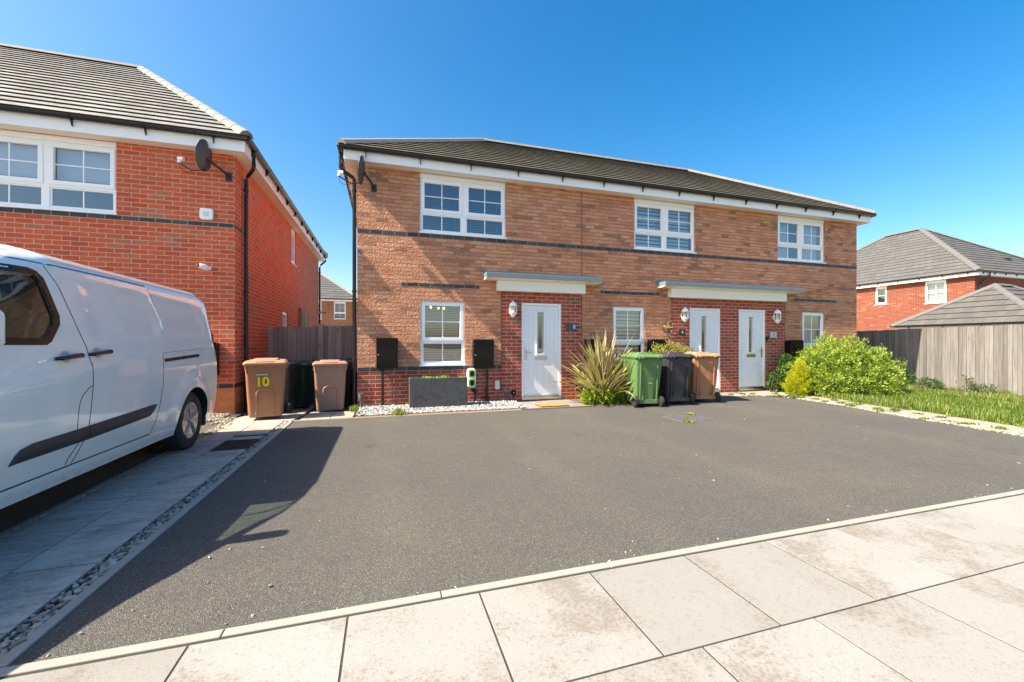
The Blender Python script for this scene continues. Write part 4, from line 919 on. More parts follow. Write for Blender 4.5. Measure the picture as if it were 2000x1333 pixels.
def wall_lamp(label, x, z0, z1, lit=False):
    o = (x, FY, z0); root = thing('wall_lantern', label, 'wall lamp', o, 0, 'white lanterns beside the front doors'); T = front(FY)
    H = z1-z0; m = MB(o); m.lathe([(.06, 0), (.055, .02), (.02, .03), (0.001, .03)], (x, FY-.03, z0+.16), 'y', 16); m.tube([T(x, .02, z0+.08), T(x, .07, z0+.03), T(x, .10, z0+.05)], .014, 10)
    m.build('bracket', 'upvc', root, smooth=True)
    c = (x, FY-.12, z0); m = MB(o)
    m.lathe([(.0001, H), (.012, H-.005), (.010, H-.03), (.03, H-.035), (.062, H-.06), (.082, H-.10), (.086, H-.115), (.075, H-.12)], c, 'z', 24)
    m.build('cap', 'upvc', root, smooth=True)
    m = MB(o); m.lathe([(.0001, 0.0), (.022, .004), (.04, .03), (.055, .055), (.08, .085), (.084, .10), (.075, .105)], c, 'z', 24); m.build('base', 'upvc', root, smooth=True)
    m = MB(o)
    for k in range(6): a = 2*math.pi*(k+.5)/6; m.box(c[0]+.078*math.cos(a)-.005, c[0]+.078*math.cos(a)+.005, c[1]+.078*math.sin(a)-.005, c[1]+.078*math.sin(a)+.005, z0+.10, z1-.11)
    m.build('cage', 'upvc', root, bevel=.001)
    m = MB(o); m.lathe([(.072, .10), (.072, H-.115)], c, 'z', 20); m.build('glass', 'lampglass', root, smooth=True)
    m = MB(o); m.lathe([(.018, .09), (.03, .13), (.028, .19), (.0001, .22)], c, 'z', 12); m.build('bulb', plain('cream_bulb', (.8, .74, .6), .4, .02), root, smooth=True)
wall_lamp('white lantern left of the number 8 door, under the first canopy', 2.53, 1.75, 2.10)
wall_lamp('white lantern left of the number 6 door, above its black plaque', 6.78, 1.72, 2.08)
wall_lamp('white lantern right of the rightmost door', 9.62, 1.72, 2.10)

def dish(label, x, z, Yw, yaw, hub):
    """oval dish on a wall bracket; yaw turns its face in plan"""
    o = hub; root = thing('satellite_dish', label, 'satellite dish', o, 0, 'satellite dishes below the eaves')
    Rm = Matrix.Rotation(yaw, 3, 'Z') @ Matrix.Rotation(R(-6), 3, 'X'); C0 = Vector((x, Yw-.26, z)); m = MB(o); n, rings = 36, 8
    for dd in (0, .006):
        vs = [C0+Rm @ Vector((0, .055-dd, 0))]
        for i in range(1, rings+1):
            f = i/rings
            for j in range(n): a = 2*math.pi*j/n; vs.append(C0+Rm @ Vector((.20*f*math.cos(a), .055*(1-f*f)-dd, .25*f*math.sin(a))))
        fs = [(0, 1+j, 1+(j+1) % n) for j in range(n)]+[(1+(i-1)*n+j, 1+(i-1)*n+(j+1) % n, 1+i*n+(j+1) % n, 1+i*n+j) for i in range(1, rings) for j in range(n)]
        m.add(vs, fs)
    vs = [];
    for j in range(n+1):
        a = 2*math.pi*j/n; vs.append(C0+Rm @ Vector((.202*math.cos(a), 0, .252*math.sin(a))))
    m.tube(vs, .006, 6, cap=False)
    m.build('reflector', plain('dark_grey_mesh_dish', (.075, .07, .072), .5, .2, 30), root, smooth=True)
    a0 = C0+Rm @ Vector((0, .04, -.23)); a1 = C0+Rm @ Vector((0, -.16, -.27)); a2 = C0+Rm @ Vector((0, -.38, -.17)); m = MB(o); m.tube([a0, a1, a2], .012, 8); m.build('arm', 'gutter', root, smooth=True)
    m = MB(o); a3 = C0+Rm @ Vector((0, -.36, -.10)); m.tube([a2, a3], .028, 10); m.tube([a3+Rm @ Vector((0, -.04, 0)), a3, a3+Rm @ Vector((0, .05, .0))], [.024, .03, .034], 12); m.build('receiver', 'upvc', root, smooth=True)
    m = MB(o); b0 = C0+Rm @ Vector((0, .06, -.05)); b1 = Vector((hub[0]-.03, Yw-.10, hub[2]+.04)); m.tube([b0, b1, (hub[0], Yw-.03, hub[2])], .02, 8); m.box(hub[0]-.045, hub[0]+.045, Yw-.02, Yw, hub[2]-.07, hub[2]+.07); m.build('bracket', 'gutter', root, bevel=.002)
    m = MB(o); m.tube([a2, a2+Vector((.02, .0, -.10)), a2+Vector((.08, .08, -.12)), a1+Vector((0, 0, -.02))], .004, 6); m.build('cable', 'gutter', root)
dish('dark oval satellite dish below the eaves of the left house, by its corner', -2.86, 4.33, LY, R(-103), (-2.58, LY, 4.10))
dish('dark satellite dish seen edge-on below the left corner of the terrace eaves', -.40, 4.37, FY, R(-101), (-.19, FY, 4.15))

def on_wall(name, label, cat, o, parts, group=None):
    root = thing(name, label, cat, o, 0, group)
    for nm, mb, mat, bv in parts: mb.build(nm, mat, root, bevel=bv, smooth=bv > .008)
    return root
# alarm siren and camera on the left house
o = (-2.9, LY, 3.42); a = MB(o); a.prism([(-2.99+.02, 3.325), (-2.81-.02, 3.325), (-2.805, 3.345), (-2.80, 3.42), (-2.805, 3.495), (-2.82, 3.515), (-2.98, 3.52), (-2.995, 3.5), (-3.0, 3.42), (-2.995, 3.345)], 'y', LY-.06, LY)
c = MB(o); c.box(-2.94, -2.86, LY-.066, LY-.06, 3.38, 3.46); on_wall('alarm_siren', 'white rounded alarm box on the left house, just above the blue brick band', 'alarm box', o, [('case', a, 'upvc', .012), ('light_panel', c, plain('frosted_lens', (.6, .68, .76), .3, .05), .004)])
o = (-2.88, LY, 2.50); a = MB(o); T = front(LY); a.tube([T(-2.86, 0, 2.5), T(-2.86, .05, 2.5)], .03, 12)
c = MB(o); c.tube([T(-2.855, .07, 2.49), T(-2.87, .09, 2.49), T(-2.90, .13, 2.50), T(-2.94, .17, 2.51), T(-2.955, .183, 2.512)], [.02, .042, .047, .042, .034], 16)
e = MB(o); e.tube([T(-2.954, .182, 2.512), T(-2.960, .187, 2.513)], .024, 14); on_wall('security_camera', 'small white security camera on the left house wall above the van roof', 'security camera', o, [('mount', a, 'upvc', 0), ('body', c, 'upvc', .009), ('lens', e, 'blackbox', 0)])
o = (-2.42, 17.7, 2.42); a = MB(o); a.tube([(-2.49, 17.7, 2.42), (-2.36, 17.6, 2.42), (-2.2, 17.5, 2.40)], [.03, .045, .05], 12); c = MB(o); c.tube([(-2.2, 17.5, 2.40), (-2.18, 17.49, 2.398)], .035, 10)
on_wall('security_camera', 'small white camera on the far rear corner of the left house, above the gate', 'security camera', o, [('body', a, 'upvc', .009), ('lens', c, 'blackbox', 0)])
# number plates
Tn = lambda cx, cz, n0, oo: (lambda u, n, z: (cx+u-oo[0], FY-n0-n-oo[1], cz+z-oo[2]))
M['slate'] = plain('slate_plaque', (.035, .06, .075), .3, .6, 8); M['lettering_white'] = plain('white_lettering', (.75, .78, .8), .5, .03); M['plaque_black'] = plain('black_plaque', (.008, .009, .012), .25, .2, 10)
o = (3.885, FY, 1.565); a = MB(o); a.box(3.765, 4.005, FY-.03, FY-.012, 1.495, 1.637); p = on_wall('number_plaque', 'dark slate plaque with a white 8 beside the first front door', 'number plaque', o, [('plate', a, 'slate', .003)])
text_obj('8', .125, 'lettering_white', Tn(3.955, 1.573, .031, o), .002, p, 'number')
o = (6.78, FY, 1.475); a = MB(o); a.box(6.69, 6.87, FY-.03, FY-.012, 1.41, 1.54); p = on_wall('number_plaque', 'black plaque with a white 6 under the middle lantern', 'number plaque', o, [('plate', a, 'plaque_black', .003)])
text_obj('6', .10, 'lettering_white', Tn(6.78, 1.485, .031, o), .002, p, 'number')
m = MB(o)
for q in (6.705, 6.855): m.lathe([(.008, 0), (.006, .006), (.0001, .007)], (q, FY-.036, 1.475), 'y', 10)
m.build('screw_cap', 'chrome', p)
o = (9.60, FY, 1.43); a = MB(o); a.box(9.50, 9.70, FY-.03, FY-.012, 1.355, 1.505); p = on_wall('number_plaque', 'frosted silver number plaque beside the rightmost front door', 'number plaque', o, [('plate', a, plain('brushed_plate', (.5, .52, .54), .35, .2, 12), .003)])
text_obj('4', .10, 'cast_iron', Tn(9.60, 1.43, .031, o), .002, p, 'number')
o = (9.40, FY, 1.32); a = MB(o); a.box(9.365, 9.44, FY-.04, FY, 1.255, 1.39); c = MB(o); c.lathe([(.02, 0), (.02, -.004), (.0001, -.005)], (9.402, FY-.04, 1.29), 'y', 16); on_wall('doorbell', 'black video doorbell between the rightmost door and its plaque', 'doorbell', o, [('case', a, 'blackbox', .008), ('button', c, 'chrome', 0)])
# welcome plaque
o = (6.37, FY, 1.6); wp = thing('welcome_sign', 'round floral Welcome sign with a pink dragonfly, left of the number 6 door', 'sign', o)
m = MB(o); n = 40; vs = [(6.37+.135*math.cos(2*math.pi*j/n), FY-.02, 1.60+.125*math.sin(2*math.pi*j/n)) for j in range(n)]; m.tube(vs+[vs[0]], .006, 6); m.build('hoop', plain('dark_wire', (.04, .05, .04), .5), wp)
rr2 = random.Random(3); m = MB(o)
for k in range(70):
    a_ = rr2.uniform(0, 6.28); q = rr2.uniform(.06, .14); x, z = 6.37+q*math.cos(a_), 1.60+q*.9*math.sin(a_)
    if z > 1.66 and rr2.random() < .6: continue
    b_ = rr2.uniform(0, 6.28); l_ = rr2.uniform(.015, .03); dx, dz = l_*math.cos(b_), l_*math.sin(b_); m.face([(x, FY-.03, z), (x+dx-dz*.35, FY-.036, z+dz+dx*.35), (x+dx*1.8, FY-.03, z+dz*1.8), (x+dx+dz*.35, FY-.036, z+dz-dx*.35)])
m.build('leaves', plain('painted_leaf', (.06, .16, .12), .5, .4, 30), wp)
m = MB(o)
for (cx, cz, ax, az) in ((6.33, 1.67, .07, .075), (6.31, 1.655, .10, -.03), (6.28, 1.65, -.055, -.035), (6.49, 1.64, .012, .05), (6.46, 1.50, .03, .03), (6.46, 1.50, -.03, .025), (6.46, 1.5, .0, -.035)):
    L = math.hypot(ax, az); px_, pz_ = -az/L*.018, ax/L*.018; m.face([(cx, FY-.036, cz), (cx+ax*.5+px_, FY-.04, cz+az*.5+pz_), (cx+ax, FY-.036, cz+az), (cx+ax*.5-px_, FY-.04, cz+az*.5-pz_)])
m.build('dragonfly', plain('painted_pink', (.75, .42, .42), .5, .1, 30), wp)
text_obj('Welcome', .062, 'yellow', Tn(6.37, 1.598, .042, o), .003, wp, 'lettering', .0015, 1.05)
# charging points, sockets, pipes
M['ev_green'] = plain('bright_green_plastic', (.16, .50, .03), .3, .05); M['socket'] = plain('cream_plastic', (.62, .56, .48), .45, .06)
o = (1.66, FY, .52); x = 1.665; a = MB(o); a.prism([(x-.05, .33), (x+.05, .33), (x+.078, .36), (x+.082, .5), (x+.08, .68), (x+.05, .715), (x-.05, .715), (x-.08, .68), (x-.082, .5), (x-.078, .36)], 'y', FY-.14, FY)
c = MB(o); e = MB(o)
for z in (.435, .615):
    c.prism([(x-.04, z-.07), (x+.04, z-.07), (x+.062, z-.05), (x+.062, z+.05), (x+.04, z+.07), (x-.04, z+.07), (x-.062, z+.05), (x-.062, z-.05)], 'y', FY-.155, FY-.14)
    e.prism([(x-.028, z-.05), (x+.028, z-.05), (x+.038, z-.03), (x+.038, z+.04), (x+.025, z+.05), (x-.025, z+.05), (x-.038, z+.04), (x-.038, z-.03)], 'y', FY-.165, FY-.155)
ev = on_wall('charging_point', 'white and lime green car charging point on the wall right of the planter', 'car charger', o, [('case', a, 'upvc', .01), ('surround', c, 'ev_green', .004), ('socket_cover', e, 'blackbox', .004)])
m = MB(o); m.tube([(1.70, FY-.05, .34), (1.72, FY-.06, .28), (1.745, FY-.05, .25), (1.75, FY-.05, .02)], .012, 8); m.tube([(1.75, FY-.05, .30), (1.75, FY-.05, .02)], .028, 12); m.build('cable_duct', 'gutter', ev, smooth=True)
o = (2.215, FY, .36); x = 2.215; a = MB(o); a.prism([(x-.04, .27), (x+.04, .27), (x+.055, .30), (x+.05, .43), (x+.03, .455), (x-.03, .455), (x-.05, .43), (x-.055, .30)], 'y', FY-.06, FY); c = MB(o); c.tube([(x, FY-.03, .28), (x+.002, FY-.02, .15), (x+.04, FY-.02, .05)], .005, 6)
on_wall('outlet_box', 'small cream oval box with a thin black cable on the brick plinth', 'outlet box', o, [('case', a, 'socket', .01), ('cable', c, 'gutter', 0)])
o = (2.57, FY, .2); a = MB(o); a.box(2.525, 2.62, FY-.04, FY, .145, .24); c = MB(o); c.lathe([(.012, 0), (.010, -.01), (.0001, -.012)], (2.572, FY-.04, .195), 'y', 12); e = MB(o); e.tube([(2.57, FY-.02, .15), (2.57, FY-.03, .02)], .006, 6)
on_wall('outlet_box', 'little square black socket box low on the red brick beside the first door', 'outlet box', o, [('case', a, 'blackbox', .004), ('button', c, 'chrome', 0), ('cable', e, 'gutter', 0)])
def standpipe(label, x, y, h, lean):
    o = (x, y, 0); root = thing('standpipe', label, 'pipe', o, 0, 'short pipes by the terrace wall'); m = MB(o); m.tube([(x, y, -.01), (x+lean, y+.02, h)], .025, 12); m.build('pipe', plain('grey_pipe', (.07, .09, .085), .5, .2), root, smooth=True)
    m = MB(o); m.tube([(x+lean, y+.02, h-.08), (x+lean, y+.02, h+.03)], .036, 12); m.tube([(x+lean, y+.02, h-.03), (x+lean-.01, y-.045, h-.05)], .015, 8); m.build('cap', 'galv', root, smooth=True)
standpipe('short grey pipe with a cap standing in gravel left of the first front door', 2.43, 8.18, .29, -.05)
standpipe('short grey pipe with a cap standing at the terrace corner beside the downpipe', -.40, 8.12, .26, -.02)
# planter and mat
o = (.97, 7.9, 0); pl = thing('planter', 'long dark grey stone-effect planter box under the ground-floor window', 'planter', o)
t = NT('slate_planter'); p = t.obj(); vn = t.noise(t.map(p, (1, 1, 1), (0, .7, .5)), 3, 7, .7, dist=2.2); c_ = t.mix(t.ramp(vn, [(.40, 0), (.49, 1), (.51, 1), (.60, 0)]), (.055, .055, .055), (.085, .085, .083)); sc2 = t.ramp(t.noise(t.map(p, (2, 1, 9), (0, .8, 0)), 5, 6, .75, dist=1), [(.62, 0), (.68, 1)]); c_ = t.mix(t.math('MULTIPLY', sc2, .35), c_, (.26, .26, .25)); M['planter'] = t.fin(c_, .6, t.bump(vn, .2, .004), .4)
m = MB(o); x0, x1, y0, y1 = .44, 1.50, 7.74, 8.08; m.box(x0, x1, y0, y0+.03, .015, .575); m.box(x0, x1, y1-.03, y1, .015, .575); m.box(x0, x0+.03, y0+.03, y1-.03, .015, .575); m.box(x1-.03, x1, y0+.03, y1-.03, .015, .575)
m.build('box', 'planter', pl, bevel=.003); m = MB(o); m.box(x0+.03, x1-.03, y0+.03, y1-.03, .1, .53); m.build('soil', 'soil', pl)
def mat_coir():
    t = NT('coir'); p = t.pos(); n = t.noise(p, 190, 3, .7); c = t.mix(n, (.28, .12, .03), (.60, .33, .12)); return t.fin(c, .95, t.bump(n, .8, .006), .1)
dm = thing('doormat', 'orange brown coir doormat on the step outside the number 8 door', 'doormat', (3.12, 7.52, .002)); o = (3.12, 7.52, .002)
m = MB(o); m.box(2.86, 3.42, 7.36, 7.70, .012, .022); m.build('pile', mat_coir(), dm); m = MB(o); m.box(2.85, 3.43, 7.35, 7.71, .002, .0125); m.build('backing', 'tyre', dm)
# bulbs glowing behind the ground-floor blind
em = NT('lit_bulb'); em.b.inputs['Emission Color'].default_value = (1, .55, .12, 1); em.b.inputs['Emission Strength'].default_value = 9; M['lit'] = em.m
o = (.95, FY+.45, 1.95); cl = thing('ceiling_lamp', 'lit ceiling lamp with small warm bulbs behind the blind of the lower left window', 'ceiling lamp', o)
m = MB(o); m.tube([(.95, FY+.45, 2.35), (.95, FY+.45, 2.03)], .01, 8); m.tube([(.72, FY+.45, 2.03), (1.2, FY+.45, 2.03)], .008, 8); m.build('fitting', 'chrome', cl)
for x, z in ((.78, 1.90), (.92, 1.965), (1.08, 1.945), (1.19, 1.945)):
    m = MB(o); m.lathe([(.0001, -.02), (.018, -.01), (.02, .005), (.01, .02), (.0001, .026)], (x, FY+.45, z), 'z', 12); m.build('bulb', 'lit', cl, smooth=True)
# pallet behind the gate
o = (-2.2, 14.4, -.4); pa = thing('pallet', 'old wooden pallet standing against the side wall behind the gate', 'pallet', o)
def pT(u, n, z): return (-2.44+.14*(1-(z+.4)/2.7)+n, 14.0+u+.12*(z+.4)/2.7-.15, z)
boards(pa, o, lambda u, n, z: (pT(u, n, z)), 0, 1.35, -.4, lambda u: 2.32-.1*u, .22, 'wood_pallet', 14, 'slats', .03, False)
m = MB(o)
for u in (0, .6, 1.2): m.box(u, u+.1, -.09, -.021, -.4, 2.2, T=lambda u_, n, z: pT(u_, n+.0, z))
m.build('bearer', 'wood_pallet', pa)

# ================================================================== WHITE VAN
VX = -3.11; VF, VR = 1.34, 6.52
vo = (VX, 4.0, 0); van = thing('parked_van', 'long white panel van with black side moulding, parked on the left drive', 'van', vo)
def car_paint():
    t = NT('white_van_paint'); p = t.pos(); z = t.sep(p)[2]; n1 = t.noise(p, 3, 5, .6); c = t.mix(n1, (.84, .825, .80), (.92, .905, .875))
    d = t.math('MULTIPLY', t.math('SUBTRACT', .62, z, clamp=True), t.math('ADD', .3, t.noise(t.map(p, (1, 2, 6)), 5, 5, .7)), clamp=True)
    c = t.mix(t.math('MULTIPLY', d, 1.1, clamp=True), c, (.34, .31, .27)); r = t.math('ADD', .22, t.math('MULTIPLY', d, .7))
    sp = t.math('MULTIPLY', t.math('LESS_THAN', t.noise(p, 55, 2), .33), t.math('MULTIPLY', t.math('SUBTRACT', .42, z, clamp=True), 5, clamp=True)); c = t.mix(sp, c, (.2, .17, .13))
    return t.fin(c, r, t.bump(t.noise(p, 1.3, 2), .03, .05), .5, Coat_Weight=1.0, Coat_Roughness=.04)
M['paint'] = car_paint(); M['moulding'] = plain('grey_black_moulding', (.035, .036, .04), .5, .25, 6, .2); M['seal'] = plain('black_window_seal', (.008, .008, .009), .25, .2, 10)
M['vanblack'] = plain('underbody', (.012, .012, .012), .9, .2, 5); M['hub'] = plain('silver_hubcap', (.42, .42, .44), .3, .15, 12, 0, .75); M['seat'] = plain('dark_seat_fabric', (.03, .03, .035), .9, .2, 20); M['orangelens'] = plain('lamp_lens', (.5, .03, .02), .15, .1, 10)
sm = lambda a, b, x: (lambda t: t*t*(3-2*t))(max(0., min(1., (x-a)/(b-a))))
HWZ = [(.24, .945), (.30, .955), (.36, .968), (.50, .982), (.62, .986), (.80, .988), (.98, .985), (1.10, .972), (1.25, .948), (1.40, .922), (1.55, .895), (1.70, .865), (1.78, .842), (1.83, .80), (1.865, .74), (1.90, .62), (1.935, .38), (1.95, .0)]
HZ, HW = np.array([q[0] for q in HWZ]), np.array([q[1] for q in HWZ])
def seg_sdf(poly, y, z):
    """signed distance to a polygon, negative inside"""
    d = 1e9; ins = False; n = len(poly)
    for i in range(n):
        (x0, y0), (x1, y1) = poly[i], poly[(i+1) % n]; ex_, ey = x1-x0, y1-y0; wx, wy = y-x0, z-y0
        t = max(0, min(1, (wx*ex_+wy*ey)/(ex_*ex_+ey*ey))); d = min(d, math.hypot(wx-ex_*t, wy-ey*t))
        if (y0 > z) != (y1 > z) and y < (x1-x0)*(z-y0)/(y1-y0)+x0: ins = not ins
    return -d if ins else d
PANA = [(4.02, 1.70), (4.88, 1.695), (5.00, 1.52), (5.06, 1.27), (4.08, 1.235)]; PANB = [(5.0, 1.695), (5.95, 1.67), (6.10, 1.56), (6.20, 1.38), (6.17, 1.32), (5.17, 1.275), (5.10, 1.5)]
CR = [(1.4, .84), (3.16, .985), (3.52, 1.02), (3.92, 1.07), (4.54, 1.095), (5.02, 1.135), (5.92, 1.185), (6.7, 1.19)]
SPY = [(1.34, .0), (2.0, .0), (3.0, .0)]
def ztop(y):          # height scale of the upper body: bonnet, screen, roof
    return float(np.interp(y, [VF, 1.50, 1.75, 2.15, 2.30, 2.80, 3.20, 3.5, 3.9, 6.08, 6.44, VR], [.80, .93, 1.02, 1.15, 1.22, 1.55, 1.80, 1.90, 1.945, 1.95, 1.915, 1.86]))
def vw(y, z):
    """half width of the side skin"""
    zt = ztop(y); zz = z if zt > 1.93 else (z if z < .6 else .6+(z-.6)*(1.95-.6)/(zt-.6))
    h = float(np.interp(zz, HZ, HW))
    if zt < 1.93: h = h*(1 if z < .6 else 1)+ (0.03*0)
    zc = float(np.interp(y, [q[0] for q in CR], [q[1] for q in CR]))
    h += .010*(1-sm(zc-.016, zc+.016, z))*sm(.35, .6, z)
    for P_ in (PANA, PANB):
        if P_[0][0]-.1 < y < P_[2][0]+.5 and 1.15 < z < 1.8: h -= .011*(1-sm(-.03, .006, seg_sdf(P_, y, z)))
    for yc in (5.69, 2.39):
        r = math.hypot(y-yc, z-.32); h += .022*(1-sm(.44, .62, r))*sm(.1, .4, z)
    e = VR-y                                   # rear corner radius
    if e < .17: h -= .15*(1-math.sqrt(max(0, 1-((.17-e)/.17)**2)))
    e = y-VF
    if e < .75: h -= .34*(1-math.sqrt(max(0, 1-((.75-e)/.75)**2)))
    return max(h, .0)
WIN = [(2.62, 1.235), (3.56, 1.23), (3.60, 1.25), (3.70, 1.36), (3.712, 1.41), (3.655, 1.655), (3.62, 1.69), (3.57, 1.70), (3.2, 1.69), (3.08, 1.635), (2.50, 1.30), (2.48, 1.25)]
def clip_half(poly, a, b, c, keep_in):
    """clip convex polygon by a*y+b*z<=c (keep_in) or >= """
    out = []; n = len(poly); f = lambda p: (a*p[0]+b*p[1]-c)*(1 if keep_in else -1)
    for i in range(n):
        p, q = poly[i], poly[(i+1) % n]; fp, fq = f(p), f(q)
        if fp <= 1e-9: out.append(p)
        if (fp < -1e-9 and fq > 1e-9) or (fp > 1e-9 and fq < -1e-9): t = fp/(fp-fq); out.append((p[0]+(q[0]-p[0])*t, p[1]+(q[1]-p[1])*t))
    return out if len(out) >= 3 else []
def subtract(poly, hole):
    """pieces of convex poly outside convex hole (counter-clockwise)"""
    res = []; cur = poly; n = len(hole)
    for i in range(n):
        (x0, y0), (x1, y1) = hole[i], hole[(i+1) % n]; a, b = (y1-y0), -(x1-x0); c = a*x0+b*y0
        o_ = clip_half(cur, a, b, c, False)
        if o_: res.append(o_)
        cur = clip_half(cur, a, b, c, True)
        if not cur: break
    return res
def ccw(p): return p if sum(p[i][0]*p[(i+1) % len(p)][1]-p[(i+1) % len(p)][0]*p[i][1] for i in range(len(p))) > 0 else p[::-1]
circ = lambda yc: [(yc+.395*math.cos(2*math.pi*k/32), .315+.395*math.sin(2*math.pi*k/32)) for k in range(32)]
HOLES = [ccw(WIN), circ(5.69), circ(2.39)]
S1 = lambda z: float(np.interp(z, [.3, .36, .45, .6, .9, 1.07, 1.19, 1.28, 1.5, 1.62, 1.75, 1.95], [3.70, 3.76, 3.83, 3.90, 3.945, 3.955, 3.94, 3.905, 3.83, 3.79, 3.72, 3.70]))
S2 = lambda z: float(np.interp(z, [.3, .47, .8, 1.08, 1.14, 1.5, 1.6, 1.79, 1.95], [4.78, 4.88, 4.985, 5.015, 5.02, 5.13, 5.10, 5.0, 5.0]))
S0 = lambda z: float(np.interp(z, [.3, .7, 1.2, 1.95], [2.84, 2.80, 2.60, 2.45]))
RE = lambda z: VR-.0*z-float(np.interp(z, [.2, .9, 1.3, 1.6, 1.8, 1.95], [.0, .0, .03, .09, .16, .24]))
def side(sx):
    mbs = {k: MB(vo) for k in ('body', 'front_door', 'sliding_door')}
    zs = list(np.arange(.24, 1.80, .03))+list(np.arange(1.80, 1.951, .015)); zs = [round(float(z), 4) for z in zs]; zs[-1] = 1.95
    curves = [lambda z: VF, S0, S1, S2, RE]; ncol = [26, 16, 16, 24]
    names = ['body', 'front_door', 'sliding_door', 'body']
    for c in range(4):
        for i in range(ncol[c]):
            f0, f1 = i/ncol[c], (i+1)/ncol[c]
            for z0, z1 in zip(zs, zs[1:]):
                q = [(curves[c](z)*(1-f)+curves[c+1](z)*f, z) for f, z in ((f0, z0), (f1, z0), (f1, z1), (f0, z1))]
                zt = ztop((q[0][0]+q[1][0])/2)
                # squeeze rows under the local roof line
                qq = []
                for (y, z) in q:
                    t_ = ztop(y); qq.append((y, z if z < .6 else .6+(z-.6)*(t_-.6)/1.35))
                ps = [ccw(qq)]
                for H in HOLES: ps = [x for p in ps for x in subtract(p, H)] if ps else ps
                nm = names[c] if (z0 >= .355 and z1 < 1.79) else 'body'
                if sx < 0 and nm == 'sliding_door': nm = 'body'
                ym = sum(p_[0] for p_ in qq)/4
                if 2.28 < ym < 3.38 and z0 > 1.835: nm = 'windscreen'
                for p in ps:
                    mbs.setdefault(nm, MB(vo)).face([(VX+sx*vw(y, z), y, z) for y, z in p])
    out = {}
    for k, mb in mbs.items():
        if mb.f: out[k] = mb
    return out
R_, L_ = side(1), side(-1)
for k, mb in L_.items():
    if k in ('body', 'windscreen'): b = len(R_[k].v); R_[k].v += mb.v; R_[k].f += [[b+i for i in f] for f in mb.f]; R_[k].mi += mb.mi
# rear face, front face
def cap_face(mb, yc, zr):
    zs = [.24+(zr-.24)*i/24 for i in range(25)]; n = 12
    for z0, z1 in zip(zs, zs[1:]):
        for j in range(n):
            q = []
            for z, f in ((z0, j/n), (z0, (j+1)/n), (z1, (j+1)/n), (z1, j/n)):
                y = yc(z); h = vw(y, z if ztop(y) > z else ztop(y)); q.append((VX-h+2*h*f, y, z))
            mb.face(q)
cap_face(R_['body'], RE, 1.86)
fz = [.24+.56*i/10 for i in range(11)]
for z0, z1 in zip(fz, fz[1:]): h0, h1 = vw(VF, z0), vw(VF, z1); R_['body'].face([(VX-h0, VF, z0), (VX+h0, VF, z0), (VX+h1, VF, z1), (VX-h1, VF, z1)])
body = R_['body'].build('body', 'paint', van, smooth=True, weld=True, angle=50)
fd = R_['front_door'].build('front_door', 'paint', van, smooth=True, weld=True, angle=50)
sd = R_['sliding_door'].build('sliding_door', 'paint', van, smooth=True, weld=True, angle=50)
fdl = L_['front_door'].build('front_door', 'paint', van, smooth=True, weld=True, angle=50)
def on_side(pts, n, sx=1): return [(VX+sx*(vw(y, z)+n), y, z) for y, z in pts]
def ribbon(mb, pts, w_, n, sx=1, close=False):
    """narrow strip following the skin, with a little thickness"""
    P_ = []; fine = []
    pp = pts+[pts[0]] if close else pts
    for a, b in zip(pp, pp[1:]):
        k = max(1, int(math.hypot(b[0]-a[0], b[1]-a[1])/.04)); fine += [(a[0]+(b[0]-a[0])*i/k, a[1]+(b[1]-a[1])*i/k) for i in range(k)]
    if not close: fine.append(pp[-1])
    N = len(fine); L1, L2 = [], []
    for i, p in enumerate(fine):
        a = fine[i-1] if (i or close) else fine[0]; b = fine[(i+1) % N] if (i < N-1 or close) else fine[-1]; dx, dz = b[0]-a[0], b[1]-a[1]; l = math.hypot(dx, dz) or 1
        L1.append((p[0]-dz/l*w_/2, p[1]+dx/l*w_/2)); L2.append((p[0]+dz/l*w_/2, p[1]-dx/l*w_/2))
    A, B, A0, B0 = on_side(L1, n, sx), on_side(L2, n, sx), on_side(L1, -.004, sx), on_side(L2, -.004, sx)
    rng = range(N) if close else range(N-1)
    for i in rng:
        j = (i+1) % N; mb.face([A[i], A[j], B[j], B[i]]); mb.face([A[i], A[j], A0[j], A0[i]]); mb.face([B[i], B[j], B0[j], B0[i]])
zz = [.36+.02*i for i in range(71)]
def seam(parent, curve_pts, w_=.007): m = MB(vo); ribbon(m, curve_pts, w_, .0012); m.build('panel_gap', 'seal', parent)
seam(sd, [(S1(z), z) for z in zz if z < 1.77]); seam(sd, [(S2(z), z) for z in zz if z < 1.085]); seam(sd, [(S2(z), z) for z in zz if 1.57 < z < 1.77], .005)
seam(fd, [(3.945, .90), (3.90, .885), (3.83, .835), (3.805, .80), (3.79, .74), (3.775, .60)], .006); seam(fd, [(3.81, .50), (3.77, .46), (3.72, .40), (3.70, .365)], .007)
for q, w_ in (([(VF+.6, .355), (2.0, .355)], .006), ([(2.80, .352), (4.80, .352)], .009)): m = MB(vo); ribbon(m, q, w_, .002); m.build('sill_gap', 'seal', body)
seam(body, [(2.9, 1.762), (3.7, 1.775), (4.5, 1.785), (5.0, 1.785)], .008)
seam(body, [(5.02, 1.085), (5.02, 1.122), (5.97, 1.155), (5.97, 1.075)], .003)
m = MB(vo); ribbon(m, [(5.035, 1.046), (5.86, 1.074)], .034, .002); m.build('door_rail', 'seal', body)
m = MB(vo); ribbon(m, [(5.05, 1.036), (5.86, 1.064)], .005, .0035); m.build('rail_lip', 'moulding', body)
